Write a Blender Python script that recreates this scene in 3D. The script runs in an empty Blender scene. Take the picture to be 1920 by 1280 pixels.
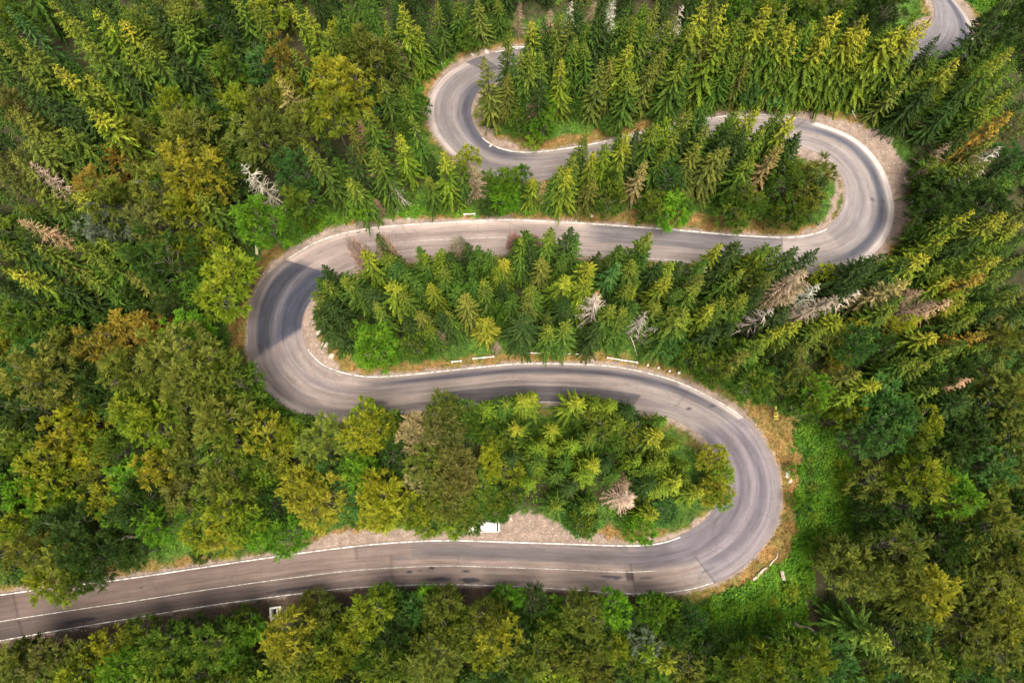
import bpy, math, random
import numpy as np
from mathutils import kdtree, Vector, noise as mnoise

R = math.radians
scene = bpy.context.scene
col = scene.collection

# ---------------------------------------------------------------- camera, sky, sun, exposure
CAM_H = 107.0
TILT = math.atan(280.0 / 1280.0)
cam_d = bpy.data.cameras.new("camera")
cam_d.lens = 24.0
cam_d.sensor_width = 36.0
cam_d.clip_start = 1.0
cam_d.clip_end = 6000.0
cam = bpy.data.objects.new("camera", cam_d)
cam.location = (0, 0, CAM_H)
cam.rotation_euler = (TILT, 0, 0)
col.objects.link(cam)
scene.camera = cam

SUN_EL, SUN_AZ = 73.0, 165.0          # azimuth measured from +Y (up in the picture) towards +X
world = bpy.data.worlds.new("World")
scene.world = world
world.use_nodes = True
wn = world.node_tree
bg = wn.nodes["Background"]
sky = wn.nodes.new("ShaderNodeTexSky")
sky.sky_type = 'NISHITA'
sky.sun_disc = False
sky.sun_elevation = R(SUN_EL)
sky.sun_rotation = R(SUN_AZ)
sky.air_density = 1.0; sky.dust_density = 4.0; sky.ozone_density = 0.4
whs = wn.nodes.new("ShaderNodeHueSaturation")        # thin high cloud: a paler sky than clear blue
whs.inputs["Saturation"].default_value = 0.18
wn.links.new(sky.outputs[0], whs.inputs["Color"]); wn.links.new(whs.outputs[0], bg.inputs[0])
bg.inputs[1].default_value = 0.095
sun_d = bpy.data.lights.new("sun", 'SUN')
sun_d.energy = 3.2
sun_d.angle = R(34.0)
sun_d.color = (1.0, 0.90, 0.74)
sun = bpy.data.objects.new("sun", sun_d)
col.objects.link(sun)
sdir = Vector((math.sin(R(SUN_AZ)) * math.cos(R(SUN_EL)), math.cos(R(SUN_AZ)) * math.cos(R(SUN_EL)), math.sin(R(SUN_EL))))
sun.rotation_euler = sdir.to_track_quat('Z', 'Y').to_euler()
sun.location = sdir * 200
vs = scene.view_settings
vs.view_transform = 'Standard'
vs.look = 'None'
vs.gamma = 1.0
vs.exposure = 1.33

# ---------------------------------------------------------------- pixel <-> ground helpers
F = 1280.0
ct, st = math.cos(TILT), math.sin(TILT)
def P(px, py, z=0.0):
    xc = (px - 960.0) / F
    yc = -(py - 640.0) / F
    dx, dy, dz = xc, yc * ct + st, yc * st - ct
    k = (z - CAM_H) / dz
    return (dx * k, dy * k)
def PA(a, z=0.0):
    a = np.asarray(a, float)
    xc = (a[:, 0] - 960.0) / F
    yc = -(a[:, 1] - 640.0) / F
    dz = yc * st - ct
    k = (z - CAM_H) / dz
    return np.stack([xc * k, (yc * ct + st) * k], 1)
def proj(x, y, z):
    zz = z - CAM_H
    u = y * ct + zz * st
    w = -y * st + zz * ct
    d = -w
    d = np.maximum(d, 1e-3) if isinstance(d, np.ndarray) else max(d, 1e-3)
    return 960 + F * x / d, 640 - F * u / d, d

def vnoise(x, y, scale, seed=0):
    """cheap value noise, vectorised"""
    x = np.asarray(x) / scale + seed * 17.31; y = np.asarray(y) / scale - seed * 9.17
    xi = np.floor(x).astype(np.int64); yi = np.floor(y).astype(np.int64)
    fx = x - xi; fy = y - yi
    fx = fx * fx * (3 - 2 * fx); fy = fy * fy * (3 - 2 * fy)
    def h(a, b):
        n = (a * 374761393 + b * 668265263 + seed * 144665) & 0x7fffffff
        n = ((n ^ (n >> 13)) * 1274126177) & 0x7fffffff
        return ((n ^ (n >> 16)) & 0xffff) / 65535.0
    return (h(xi, yi) * (1 - fx) + h(xi + 1, yi) * fx) * (1 - fy) + (h(xi, yi + 1) * (1 - fx) + h(xi + 1, yi + 1) * fx) * fy
def fbm(x, y, scale, seed=0):
    return (vnoise(x, y, scale, seed) * 0.5 + vnoise(x, y, scale * .45, seed + 3) * 0.3 + vnoise(x, y, scale * .2, seed + 7) * 0.2)
def inpoly(x, y, poly):
    m = np.zeros(x.shape, bool)
    n = len(poly)
    for i in range(n):
        x1, y1 = poly[i]; x2, y2 = poly[(i + 1) % n]
        if y1 == y2: continue
        c = ((y1 > y) != (y2 > y)) & (x < (x2 - x1) * (y - y1) / (y2 - y1) + x1)
        m ^= c
    return m

# ---------------------------------------------------------------- object helpers
def tag(o, label=None, cat=None, group=None, kind=None):
    if label: o["label"] = label
    if cat: o["category"] = cat
    if group: o["group"] = group
    if kind: o["kind"] = kind
    return o
def link(name, me, parent=None, loc=None):
    o = bpy.data.objects.new(name, me)
    col.objects.link(o)
    if parent is not None: o.parent = parent
    if loc is not None: o.location = loc
    return o
def empty(name, loc, rz=0.0):
    o = bpy.data.objects.new(name, None)
    o.empty_display_size = 0.5
    o.location = loc
    o.rotation_euler = (0, 0, rz)
    col.objects.link(o)
    return o
def quads_mesh(name, V, mat, cols=None, n=4):
    """V: (N,n,3) separate faces"""
    N = V.shape[0]
    me = bpy.data.meshes.new(name)
    me.vertices.add(N * n)
    me.vertices.foreach_set("co", np.ascontiguousarray(V, dtype=np.float32).ravel())
    me.loops.add(N * n)
    me.loops.foreach_set("vertex_index", np.arange(N * n, dtype=np.int32))
    me.polygons.add(N)
    me.polygons.foreach_set("loop_start", np.arange(0, N * n, n, dtype=np.int32))
    me.polygons.foreach_set("loop_total", np.full(N, n, dtype=np.int32))
    me.update(calc_edges=True)
    if cols is not None:
        at = me.color_attributes.new("cover", 'FLOAT_COLOR', 'POINT')
        c = np.ones((N, n, 4), np.float32); c[:, :, :3] = cols[:, None, :]
        at.data.foreach_set("color", c.ravel())
    me.materials.append(mat)
    return me
class MB:
    def __init__(s): s.v = []; s.f = []; s.m = []
    def add(s, vs, fs, mi=0):
        b = len(s.v); s.v += [tuple(v) for v in vs]
        for f in fs: s.f.append(tuple(b + i for i in f)); s.m.append(mi)
    def box(s, c, d, rz=0, mi=0, taper=1.0, bev=0.0):
        cx, cy, cz = c; hx, hy, hz = d[0] / 2, d[1] / 2, d[2] / 2
        vs = []
        for zz, k in ((-hz, 1.0), (hz, taper)):
            for a, b in ((-1, -1), (1, -1), (1, 1), (-1, 1)):
                x, y = a * hx * k, b * hy * k
                vs.append((cx + x * math.cos(rz) - y * math.sin(rz), cy + x * math.sin(rz) + y * math.cos(rz), cz + zz))
        s.add(vs, [(3, 2, 1, 0), (4, 5, 6, 7), (0, 1, 5, 4), (1, 2, 6, 5), (2, 3, 7, 6), (3, 0, 4, 7)], mi)
    def tube(s, pts, rad, n=6, mi=0, cap=True):
        pts = [Vector(p) for p in pts]; b = []
        for i, p in enumerate(pts):
            t = (pts[min(i + 1, len(pts) - 1)] - pts[max(i - 1, 0)]).normalized()
            u = t.orthogonal().normalized() if abs(t.z) > .9 else t.cross(Vector((0, 0, 1))).normalized()
            w = t.cross(u)
            for k in range(n):
                a = 2 * math.pi * k / n
                b.append(p + (u * math.cos(a) + w * math.sin(a)) * rad[i])
        fs = []
        for i in range(len(pts) - 1):
            for k in range(n):
                fs.append((i * n + k, i * n + (k + 1) % n, (i + 1) * n + (k + 1) % n, (i + 1) * n + k))
        if cap:
            fs.append(tuple(range(n))[::-1]); fs.append(tuple((len(pts) - 1) * n + k for k in range(n)))
        s.add(b, fs, mi)
    def mesh(s, name, mats, smooth=False):
        me = bpy.data.meshes.new(name)
        me.from_pydata(s.v, [], s.f)
        for m in (mats if isinstance(mats, (list, tuple)) else [mats]): me.materials.append(m)
        for p, i in zip(me.polygons, s.m): p.material_index = i
        if smooth:
            for p in me.polygons: p.use_smooth = True
        me.update()
        return me

# ---------------------------------------------------------------- materials
def new_mat(name):
    m = bpy.data.materials.new(name); m.use_nodes = True
    return m, m.node_tree.nodes, m.node_tree.links, m.node_tree.nodes["Principled BSDF"]
def simple_mat(name, c, rough=.7, noise_amt=.15, nscale=6.0, metallic=0.0, spec=.3):
    m, n, l, b = new_mat(name)
    tc = n.new("ShaderNodeTexCoord"); nz = n.new("ShaderNodeTexNoise"); nz.inputs["Scale"].default_value = nscale
    nz.inputs["Detail"].default_value = 5
    l.new(tc.outputs["Object"], nz.inputs["Vector"])
    mr = n.new("ShaderNodeMapRange"); mr.inputs[1].default_value = .3; mr.inputs[2].default_value = .7
    mr.inputs[3].default_value = 1 - noise_amt; mr.inputs[4].default_value = 1 + noise_amt
    l.new(nz.outputs[0], mr.inputs[0])
    mx = n.new("ShaderNodeVectorMath"); mx.operation = 'SCALE'; mx.inputs[0].default_value = c
    l.new(mr.outputs[0], mx.inputs["Scale"])
    l.new(mx.outputs[0], b.inputs["Base Color"])
    b.inputs["Roughness"].default_value = rough; b.inputs["Metallic"].default_value = metallic
    b.inputs["Specular IOR Level"].default_value = spec
    return m
def foliage_mat(name, transl=.35, use_attr=False, var=.45):
    m = bpy.data.materials.new(name); m.use_nodes = True
    nt = m.node_tree; n = nt.nodes; l = nt.links
    for x in list(n): n.remove(x)
    out = n.new("ShaderNodeOutputMaterial")
    geo = n.new("ShaderNodeNewGeometry"); oi = n.new("ShaderNodeObjectInfo"); tc = n.new("ShaderNodeTexCoord")
    if use_attr:
        at = n.new("ShaderNodeAttribute"); at.attribute_name = "cover"; base = at.outputs["Color"]
    else:
        # young growth and cones at the top of the tree: amount in the object's alpha
        sep = n.new("ShaderNodeSeparateXYZ"); l.new(tc.outputs["Generated"], sep.inputs[0])
        mr = n.new("ShaderNodeMapRange"); mr.interpolation_type = 'SMOOTHSTEP'
        mr.inputs[1].default_value = .5; mr.inputs[2].default_value = 1.0
        l.new(sep.outputs[2], mr.inputs[0])
        mu = n.new("ShaderNodeMath"); mu.operation = 'MULTIPLY'
        l.new(mr.outputs[0], mu.inputs[0]); l.new(oi.outputs["Alpha"], mu.inputs[1])
        mixt = n.new("ShaderNodeMix"); mixt.data_type = 'RGBA'
        l.new(mu.outputs[0], mixt.inputs[0]); l.new(oi.outputs["Color"], mixt.inputs[6])
        mixt.inputs[7].default_value = (.27, .25, .018, 1)
        base = mixt.outputs[2]
    # clump-sized colour patches
    add = n.new("ShaderNodeVectorMath"); add.operation = 'ADD'
    sc = n.new("ShaderNodeVectorMath"); sc.operation = 'SCALE'; sc.inputs[0].default_value = (37, 53, 71)
    l.new(oi.outputs["Random"], sc.inputs["Scale"]); l.new(sc.outputs[0], add.inputs[1]); l.new(tc.outputs["Object"], add.inputs[0])
    nz = n.new("ShaderNodeTexNoise"); nz.inputs["Scale"].default_value = .55; nz.inputs["Detail"].default_value = 2
    l.new(add.outputs[0], nz.inputs["Vector"])
    hs = n.new("ShaderNodeHueSaturation")
    m1 = n.new("ShaderNodeMapRange"); m1.inputs[1].default_value = .3; m1.inputs[2].default_value = .7
    m1.inputs[3].default_value = .480; m1.inputs[4].default_value = .517
    l.new(nz.outputs[0], m1.inputs[0]); l.new(m1.outputs[0], hs.inputs["Hue"])
    m2 = n.new("ShaderNodeMapRange"); m2.inputs[3].default_value = 1 - var; m2.inputs[4].default_value = 1 + var
    l.new(geo.outputs["Random Per Island"], m2.inputs[0])
    m3 = n.new("ShaderNodeMapRange"); m3.inputs[1].default_value = .3; m3.inputs[2].default_value = .7
    m3.inputs[3].default_value = 1.32; m3.inputs[4].default_value = .68
    l.new(nz.outputs[0], m3.inputs[0])
    mm = n.new("ShaderNodeMath"); mm.operation = 'MULTIPLY'; l.new(m2.outputs[0], mm.inputs[0]); l.new(m3.outputs[0], mm.inputs[1])
    l.new(mm.outputs[0], hs.inputs["Value"]); l.new(base, hs.inputs["Color"])
    d = n.new("ShaderNodeBsdfPrincipled"); d.inputs["Roughness"].default_value = .6; d.inputs["Specular IOR Level"].default_value = .1
    t = n.new("ShaderNodeBsdfTranslucent")
    l.new(hs.outputs[0], d.inputs["Base Color"]); l.new(hs.outputs[0], t.inputs[0])
    mx = n.new("ShaderNodeMixShader"); mx.inputs[0].default_value = transl
    l.new(d.outputs[0], mx.inputs[1]); l.new(t.outputs[0], mx.inputs[2]); l.new(mx.outputs[0], out.inputs[0])
    return m
M_NEEDLE = foliage_mat("spruce_needles", .15)
M_LEAF = foliage_mat("broad_leaves", .38)
M_TWIG = foliage_mat("dry_twigs", .05, var=.25)
M_GRASS = foliage_mat("grass_blades", .3, use_attr=True, var=.3)
M_BARK = simple_mat("bark", (.10, .075, .055), .9, .4, 3)
M_BARKB = simple_mat("grey_bark", (.20, .175, .15), .9, .35, 2.5)
M_DEADWOOD = simple_mat("dead_wood", (.42, .33, .27), .9, .25, 3)
M_WHITE = simple_mat("white_painted_concrete", (.56, .54, .50), .6, .12, 5)
M_GREYC = simple_mat("grey_concrete", (.38, .36, .33), .85, .2, 4)
M_STEEL = simple_mat("galvanised_steel", (.42, .42, .42), .4, .1, 6, .7)
M_RED = simple_mat("red_reflective", (.60, .07, .04), .5, .06)
M_YEL = simple_mat("yellow_reflective", (.80, .72, .12), .5, .06)
M_BLACK = simple_mat("black_paint", (.02, .02, .02), .6, .1)
M_HOLESHADE = simple_mat("hole_shade", (.015, .015, .015), .9, .1)

# ---------------------------------------------------------------- the road (pairs of edge points: left | right of travel)
PAIRS = """-260,1150,-240,1245 -120,1130,-100,1221 0,1112,20,1199 120,1096,135,1179 235,1082,250,1160 370,1062,390,1137 497,1043,515,1120 638,1024,650,1104
741,1014,745,1099 842,1010,842,1097 976,1014,970,1101 1077,1017,1077,1107 1177,1020,1194,1115 1230,1017,1280,1109 1270,1006,1337,1094 1303,988,1377,1075
1328,968,1414,1045 1347,942,1448,1001 1356,915,1463,960 1358,888,1464,905 1350,860,1450,860 1332,832,1424,813 1305,808,1394,781 1270,789,1345,750
1225,775,1278,717 1160,766,1211,697 1100,759,1144,685 1030,755,1043,680 960,755,960,681 875,760,860,691 800,770,774,700 720,782,707,705 650,790,665,702
600,787,630,693 560,775,605,682 525,755,586,665 495,728,573,645 474,692,567,622 465,650,567,600 465,605,575,577 475,560,590,556 500,516,612,535
545,480,640,514 600,449,680,497 674,429,735,486 760,420,800,481 841,415,870,478 942,410,950,476 1043,414,1045,478 1144,420,1140,483 1278,430,1270,492
1381,439,1370,502 1465,443,1465,511 1510,440,1545,512 1545,430,1610,497 1568,412,1650,465 1581,388,1671,430 1586,363,1677,395 1582,339,1671,355
1567,314,1655,314 1543,292,1630,281 1505,277,1592,252 1450,270,1512,224 1385,272,1420,214 1300,284,1320,222 1200,304,1184,252 1110,324,1110,269
1040,335,1043,280 975,338,985,285 915,329,942,279 868,307,909,262 830,275,890,236 806,238,883,212 801,205,886,192 808,175,895,174 830,145,912,160
865,121,940,150 915,101,975,147 985,89,1030,148 1100,92,1110,152 1300,103,1300,168 1480,106,1480,172 1600,100,1620,168 1690,86,1730,152
1735,62,1800,125 1752,35,1829,80 1750,8,1818,40 1735,-20,1795,8 1700,-60,1755,-35 1640,-100,1680,-80 1560,-150,1590,-130"""
prs = np.array([[float(t) for t in p.split(",")] for p in PAIRS.split()])
Lk = PA(prs[:, :2]); Rk = PA(prs[:, 2:])
def catmull(K, t):
    n = len(K); i = np.clip(np.floor(t).astype(int), 0, n - 2); f = (t - i)[:, None]
    p0 = K[np.maximum(i - 1, 0)]; p1 = K[i]; p2 = K[i + 1]; p3 = K[np.minimum(i + 2, n - 1)]
    return .5 * ((2 * p1) + (-p0 + p2) * f + (2 * p0 - 5 * p1 + 4 * p2 - p3) * f ** 2 + (-p0 + 3 * p1 - 3 * p2 + p3) * f ** 3)
# dense parameter with about 0.25 m steps
tt = np.linspace(0, len(prs) - 1, 12000)
mid = (catmull(Lk, tt) + catmull(Rk, tt)) / 2
arc = np.concatenate([[0], np.cumsum(np.linalg.norm(np.diff(mid, axis=0), axis=1))])
NS = int(arc[-1] / .28)
kk = np.interp(np.linspace(0, arc[-1], NS), arc, tt)
ss = np.linspace(0, arc[-1], NS)
RL = catmull(Lk, kk); RR = catmull(Rk, kk)
# smooth the edges a little
def smooth(a, w=9):
    k = np.hanning(w + 2)[1:-1]; k /= k.sum(); p = w // 2
    b = np.pad(a, ((p, p), (0, 0)), mode='edge')
    return np.stack([np.convolve(b[:, j], k, 'valid') for j in range(2)], 1)
RL = smooth(RL, 21); RR = smooth(RR, 21)
KD = kdtree.KDTree(NS)
RC = (RL + RR) / 2; RW = np.linalg.norm(RL - RR, axis=1) / 2
for i in range(NS): KD.insert((RC[i, 0], RC[i, 1], 0), i)
KD.balance()
RN = (RR - RL) / np.maximum(np.linalg.norm(RR - RL, axis=1), 1e-6)[:, None]
def road_info(x, y):
    """distance from the road's edge (negative on the road), side (+1 right of travel), parameter k"""
    co, i, d = KD.find((x, y, 0))
    side = 1 if (x - RC[i, 0]) * RN[i, 0] + (y - RC[i, 1]) * RN[i, 1] > 0 else -1
    # rim distance to the nearest edge point around i
    j0, j1 = max(0, i - 14), min(NS, i + 15)
    E = RR if side > 0 else RL
    de = np.min(np.hypot(E[j0:j1, 0] - x, E[j0:j1, 1] - y))
    lat = abs((x - RC[i, 0]) * RN[i, 0] + (y - RC[i, 1]) * RN[i, 1])
    return (de if lat > RW[i] else -de), side, kk[i]
def road_info_arr(X, Y):
    D = np.empty(X.size); S = np.empty(X.size); K = np.empty(X.size)
    xf, yf = X.ravel(), Y.ravel()
    for n in range(X.size):
        co, i, d = KD.find((xf[n], yf[n], 0))
        lat = (xf[n] - RC[i, 0]) * RN[i, 0] + (yf[n] - RC[i, 1]) * RN[i, 1]
        D[n] = max(d, abs(lat)) - RW[i]; S[n] = 1 if lat > 0 else -1; K[n] = kk[i]
    return D.reshape(X.shape), S.reshape(X.shape), K.reshape(X.shape)

def lin(c):
    c = np.array(c) / 255.0
    return np.where(c <= .04045, c / 12.92, ((c + .055) / 1.055) ** 2.4)
ROAD_GAIN = 0.49
NT = 40
tv = np.linspace(0, 1, NT + 1)
KK, TV = np.meshgrid(kk, tv, indexing='ij')
SS, _ = np.meshgrid(ss, tv, indexing='ij')
# tone (sRGB look) along the road, its left end darkened with painted shade
tone_k = [0, 5, 8, 13, 14, 21, 23, 26, 31, 36, 42, 47, 52, 56, 62, 66, 70, 78, 84, 90]
tone_c = [(128, 114, 108), (134, 120, 113), (160, 144, 136), (162, 148, 140), (156, 147, 144), (150, 143, 142), (152, 143, 139), (160, 148, 142),
          (162, 149, 142), (158, 146, 141), (166, 152, 146), (172, 158, 151), (158, 149, 145), (158, 150, 148), (164, 154, 149), (152, 142, 138), (148, 140, 138), (146, 138, 136), (150, 145, 146), (150, 145, 146)]
tone_c = np.array(tone_c, float)
TC = np.stack([np.interp(KK, tone_k, tone_c[:, j]) for j in range(3)], -1)
def band(k0, k1, t0, t1, rgb, fk=.05, ft=.02, amt=1.0, tk=None):
    """lay a tone over k0..k1, t0..t1; tk = shift of t with k"""
    global TC
    def ramp(v, a, b, f): return np.clip((v - a) / f + .5, 0, 1) * np.clip((b - v) / f + .5, 0, 1)
    w = ramp(KK, k0, k1, fk) * ramp(TV, t0, t1, ft) * amt
    TC = TC * (1 - w[..., None]) + np.array(rgb, float) * w[..., None]
# lower road
band(0, 2.2, 0, 1, (118, 106, 102), .03, .02, .6)
band(0, 6.5, .62, 1, (106, 97, 93), .8, .25, .7)  # soft shade of the lower left corner, put into the outer lane's tone
band(7.9, 12, .02, .42, (138, 128, 125), .06, .05, .9)
band(8.5, 13.6, .16, .40, (124, 117, 117), .8, .14, .8)
band(12, 14.6, .0, .50, (118, 112, 116), .8, .12, .85)
band(8.4, 14, .60, .66, (150, 134, 127), .5, .03, .7)
band(7.2, 8.3, .02, .36, (146, 132, 126), .02, .02, .9)
band(11.85, 12, .52, .72, (92, 84, 84), .03, .03, .7)
# hairpin patch on the right
band(14.1, 21.95, .44, 1, (146, 138, 140), .03, .02, 1)
band(13.4, 21.95, 0, .45, (136, 129, 132), .5, .04, 1)
band(13.4, 21.5, .26, .38, (122, 116, 121), .8, .1, .7)
band(14.4, 21.5, .60, .72, (120, 115, 120), .8, .1, .8)
band(14.4, 21.5, .86, 1, (158, 148, 146), .8, .06, .7)
band(21.95, 24, .86, 1, (192, 180, 172), .03, .05, .8)
band(22, 25, .66, .80, (128, 122, 124), .6, .1, .7)
band(22, 25, .22, .34, (134, 126, 126), .6, .1, .6)
# middle road: patch in the south lane, tyre marks in the north lane
band(24.7, 29.6, .02, .42, (116, 111, 112), .03, .02, 1)
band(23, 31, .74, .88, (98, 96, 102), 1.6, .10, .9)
band(26, 30.5, .46, .54, (134, 126, 124), 1, .05, .8)
band(29.6, 36, .12, .24, (128, 120, 120), .8, .12, .7)
band(29.6, 36, .56, .72, (134, 126, 126), 1.2, .14, .7)
band(33.5, 37, .30, .36, (122, 116, 118), .8, .06, .6)
band(30, 37.2, 0, .09, (184, 170, 164), .6, .04, .8)
# hairpin patch on the left
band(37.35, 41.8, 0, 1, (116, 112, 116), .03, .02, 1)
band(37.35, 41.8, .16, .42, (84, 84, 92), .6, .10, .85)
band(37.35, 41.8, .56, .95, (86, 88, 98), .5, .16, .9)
band(37.35, 41.8, .0, .15, (134, 126, 123), .1, .05, .9)
band(36, 37.35, .20, .9, (140, 131, 130), .5, .1, .6)
# upper road
band(41.8, 49, 0, .16, (196, 180, 170), .05, .06, .8)
band(43, 48, .30, .42, (152, 138, 132), .8, .08, .6)
band(48.7, 52, .03, .55, (136, 131, 132), .4, .05, .85)
band(52.02, 54, 0, .5, (176, 164, 158), .03, .05, .6)
# right upper hairpin
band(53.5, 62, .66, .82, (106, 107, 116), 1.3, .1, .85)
band(54.5, 62, .28, .40, (134, 128, 130), 1.2, .12, .6)
band(54, 62.2, .88, 1, (206, 195, 188), .5, .04, .95)
band(61.8, 62.2, .75, 1, (140, 132, 132), .03, .03, .7)
# road behind the wood and top left hairpin
band(62.5, 69, .84, 1, (176, 164, 156), .5, .06, .7)
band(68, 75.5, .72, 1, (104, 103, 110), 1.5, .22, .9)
band(68, 76, .30, .42, (126, 119, 120), 1.3, .12, .6)
band(69, 76.6, 0, .13, (188, 175, 168), .8, .05, .85)
band(76.2, 76.8, 0, .6, (112, 108, 112), .03, .03, .8)
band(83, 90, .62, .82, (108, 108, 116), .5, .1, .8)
band(83, 90, .88, 1, (190, 180, 174), .5, .05, .8)
# repairs and oil spots
for k_, t_, rk, rt, c_ in ((8.25, .69, .05, .03, 92), (8.45, .67, .04, .025, 92), (8.7, .62, .04, .03, 88), (9.25, .69, .06, .02, 95), (9.32, .88, .16, .055, 92), (8.8, .87, .2, .05, 110),
                           (11.6, .67, .25, .03, 96), (12.3, .67, .15, .02, 112), (23.25, .44, .07, .055, 96), (22.9, .80, .07, .07, 104), (31.2, .35, .3, .08, 112), (14.2, .75, .3, .015, 118),
                           (57.3, .76, .12, .06, 108), (57.2, .55, .1, .05, 124), (43.9, .1, .04, .02, 96), (4.2, .3, .03, .02, 80), (6.2, .86, .3, .04, 84), (3.2, .84, .3, .05, 84)):
    q = ((KK - k_) / rk) ** 2 + ((TV - t_) / rt) ** 2 + (fbm(SS, TV * 8, .7, 5) - .5) * 2.2
    w = np.clip(1.4 - q, 0, 1) * .85
    TC = TC * (1 - w[..., None]) + np.array((c_, c_ - 4, c_)) * w[..., None]
# long streaks and blotches worn into the surface
strk = fbm(SS * .06, TV * 8, .35, 11) - .5
strk2 = fbm(SS * .02, TV * 8, .14, 12) - .5
blot = fbm(SS, TV * 8, 5.0, 13) - .5
TC = TC * (1 + .22 * strk + .16 * strk2 + .10 * blot)[..., None]
# seams: thin dark joints across the road
for k_, t0, t1 in ((2.2, 0, 1), (7.25, 0, .35), (7.9, .3, .8), (11.98, .4, .95), (21.96, 0, 1), (14.1, .44, 1), (24.7, 0, .42), (37.35, 0, 1), (41.8, 0, 1), (52.02, 0, 1), (62.0, .6, 1)):
    w = np.clip(1 - np.abs(KK - k_) / .035, 0, 1) * ((TV >= t0) & (TV <= t1)) * .28
    TC = TC * (1 - w[..., None] * .5)
TC = 152 + (TC - 152) * 1.36
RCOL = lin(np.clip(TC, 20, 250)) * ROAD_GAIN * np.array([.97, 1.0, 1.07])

def ribbon(name, A, B, z, mat, nt=1, cols=None, k=None):
    """strip between edges A and B with nt columns"""
    n = len(A); t = np.linspace(0, 1, nt + 1)
    V = A[:, None, :] * (1 - t)[None, :, None] + B[:, None, :] * t[None, :, None]
    V3 = np.concatenate([V, np.full(V.shape[:2] + (1,), z)], -1).reshape(-1, 3)
    i, j = np.meshgrid(np.arange(n - 1), np.arange(nt), indexing='ij')
    a = i * (nt + 1) + j
    Fq = np.stack([a, a + nt + 1, a + nt + 2, a + 1], -1).reshape(-1, 4)
    # wind upward
    p = V3[Fq[len(Fq) // 2]]
    if np.cross(p[1] - p[0], p[2] - p[0])[2] < 0: Fq = Fq[:, ::-1]
    me = bpy.data.meshes.new(name)
    me.vertices.add(len(V3)); me.vertices.foreach_set("co", V3.astype(np.float32).ravel())
    me.loops.add(Fq.size); me.loops.foreach_set("vertex_index", Fq.astype(np.int32).ravel())
    me.polygons.add(len(Fq)); me.polygons.foreach_set("loop_start", np.arange(0, Fq.size, 4, dtype=np.int32))
    me.polygons.foreach_set("loop_total", np.full(len(Fq), 4, dtype=np.int32))
    me.update(calc_edges=True)
    if cols is not None:
        at = me.color_attributes.new("cover", 'FLOAT_COLOR', 'POINT')
        c = np.ones((len(V3), 4), np.float32); c[:, :3] = cols.reshape(-1, 3)
        at.data.foreach_set("color", c.ravel())
    me.materials.append(mat)
    return me
def surf_mat(name, attr=True, nscale=3.0, amt=.18, grain=9.0, grain_amt=.15, bump=.3, rough=.85):
    m, n, l, b = new_mat(name)
    at = n.new("ShaderNodeAttribute"); at.attribute_name = "cover"
    tc = n.new("ShaderNodeTexCoord")
    n1 = n.new("ShaderNodeTexNoise"); n1.inputs["Scale"].default_value = nscale; n1.inputs["Detail"].default_value = 6
    n2 = n.new("ShaderNodeTexNoise"); n2.inputs["Scale"].default_value = grain; n2.inputs["Detail"].default_value = 3
    l.new(tc.outputs["Object"], n1.inputs["Vector"]); l.new(tc.outputs["Object"], n2.inputs["Vector"])
    a1 = n.new("ShaderNodeMapRange"); a1.inputs[1].default_value = .3; a1.inputs[2].default_value = .7; a1.inputs[3].default_value = 1 - amt; a1.inputs[4].default_value = 1 + amt
    a2 = n.new("ShaderNodeMapRange"); a2.inputs[1].default_value = .3; a2.inputs[2].default_value = .7; a2.inputs[3].default_value = 1 - grain_amt; a2.inputs[4].default_value = 1 + grain_amt
    l.new(n1.outputs[0], a1.inputs[0]); l.new(n2.outputs[0], a2.inputs[0])
    mu = n.new("ShaderNodeMath"); mu.operation = 'MULTIPLY'; l.new(a1.outputs[0], mu.inputs[0]); l.new(a2.outputs[0], mu.inputs[1])
    sc = n.new("ShaderNodeVectorMath"); sc.operation = 'SCALE'; l.new(at.outputs["Color"], sc.inputs[0]); l.new(mu.outputs[0], sc.inputs["Scale"])
    l.new(sc.outputs[0], b.inputs["Base Color"])
    b.inputs["Roughness"].default_value = rough; b.inputs["Specular IOR Level"].default_value = .2
    bp = n.new("ShaderNodeBump"); bp.inputs["Strength"].default_value = bump; bp.inputs["Distance"].default_value = .08
    l.new(n2.outputs[0], bp.inputs["Height"]); l.new(bp.outputs[0], b.inputs["Normal"])
    return m
M_ASPH = surf_mat("worn_asphalt", nscale=.9, amt=.05, grain=5.0, grain_amt=.06, bump=.15)
M_GROUND = surf_mat("earth_and_grass", nscale=1.3, amt=.25, grain=4.5, grain_amt=.3, bump=1.0)
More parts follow.
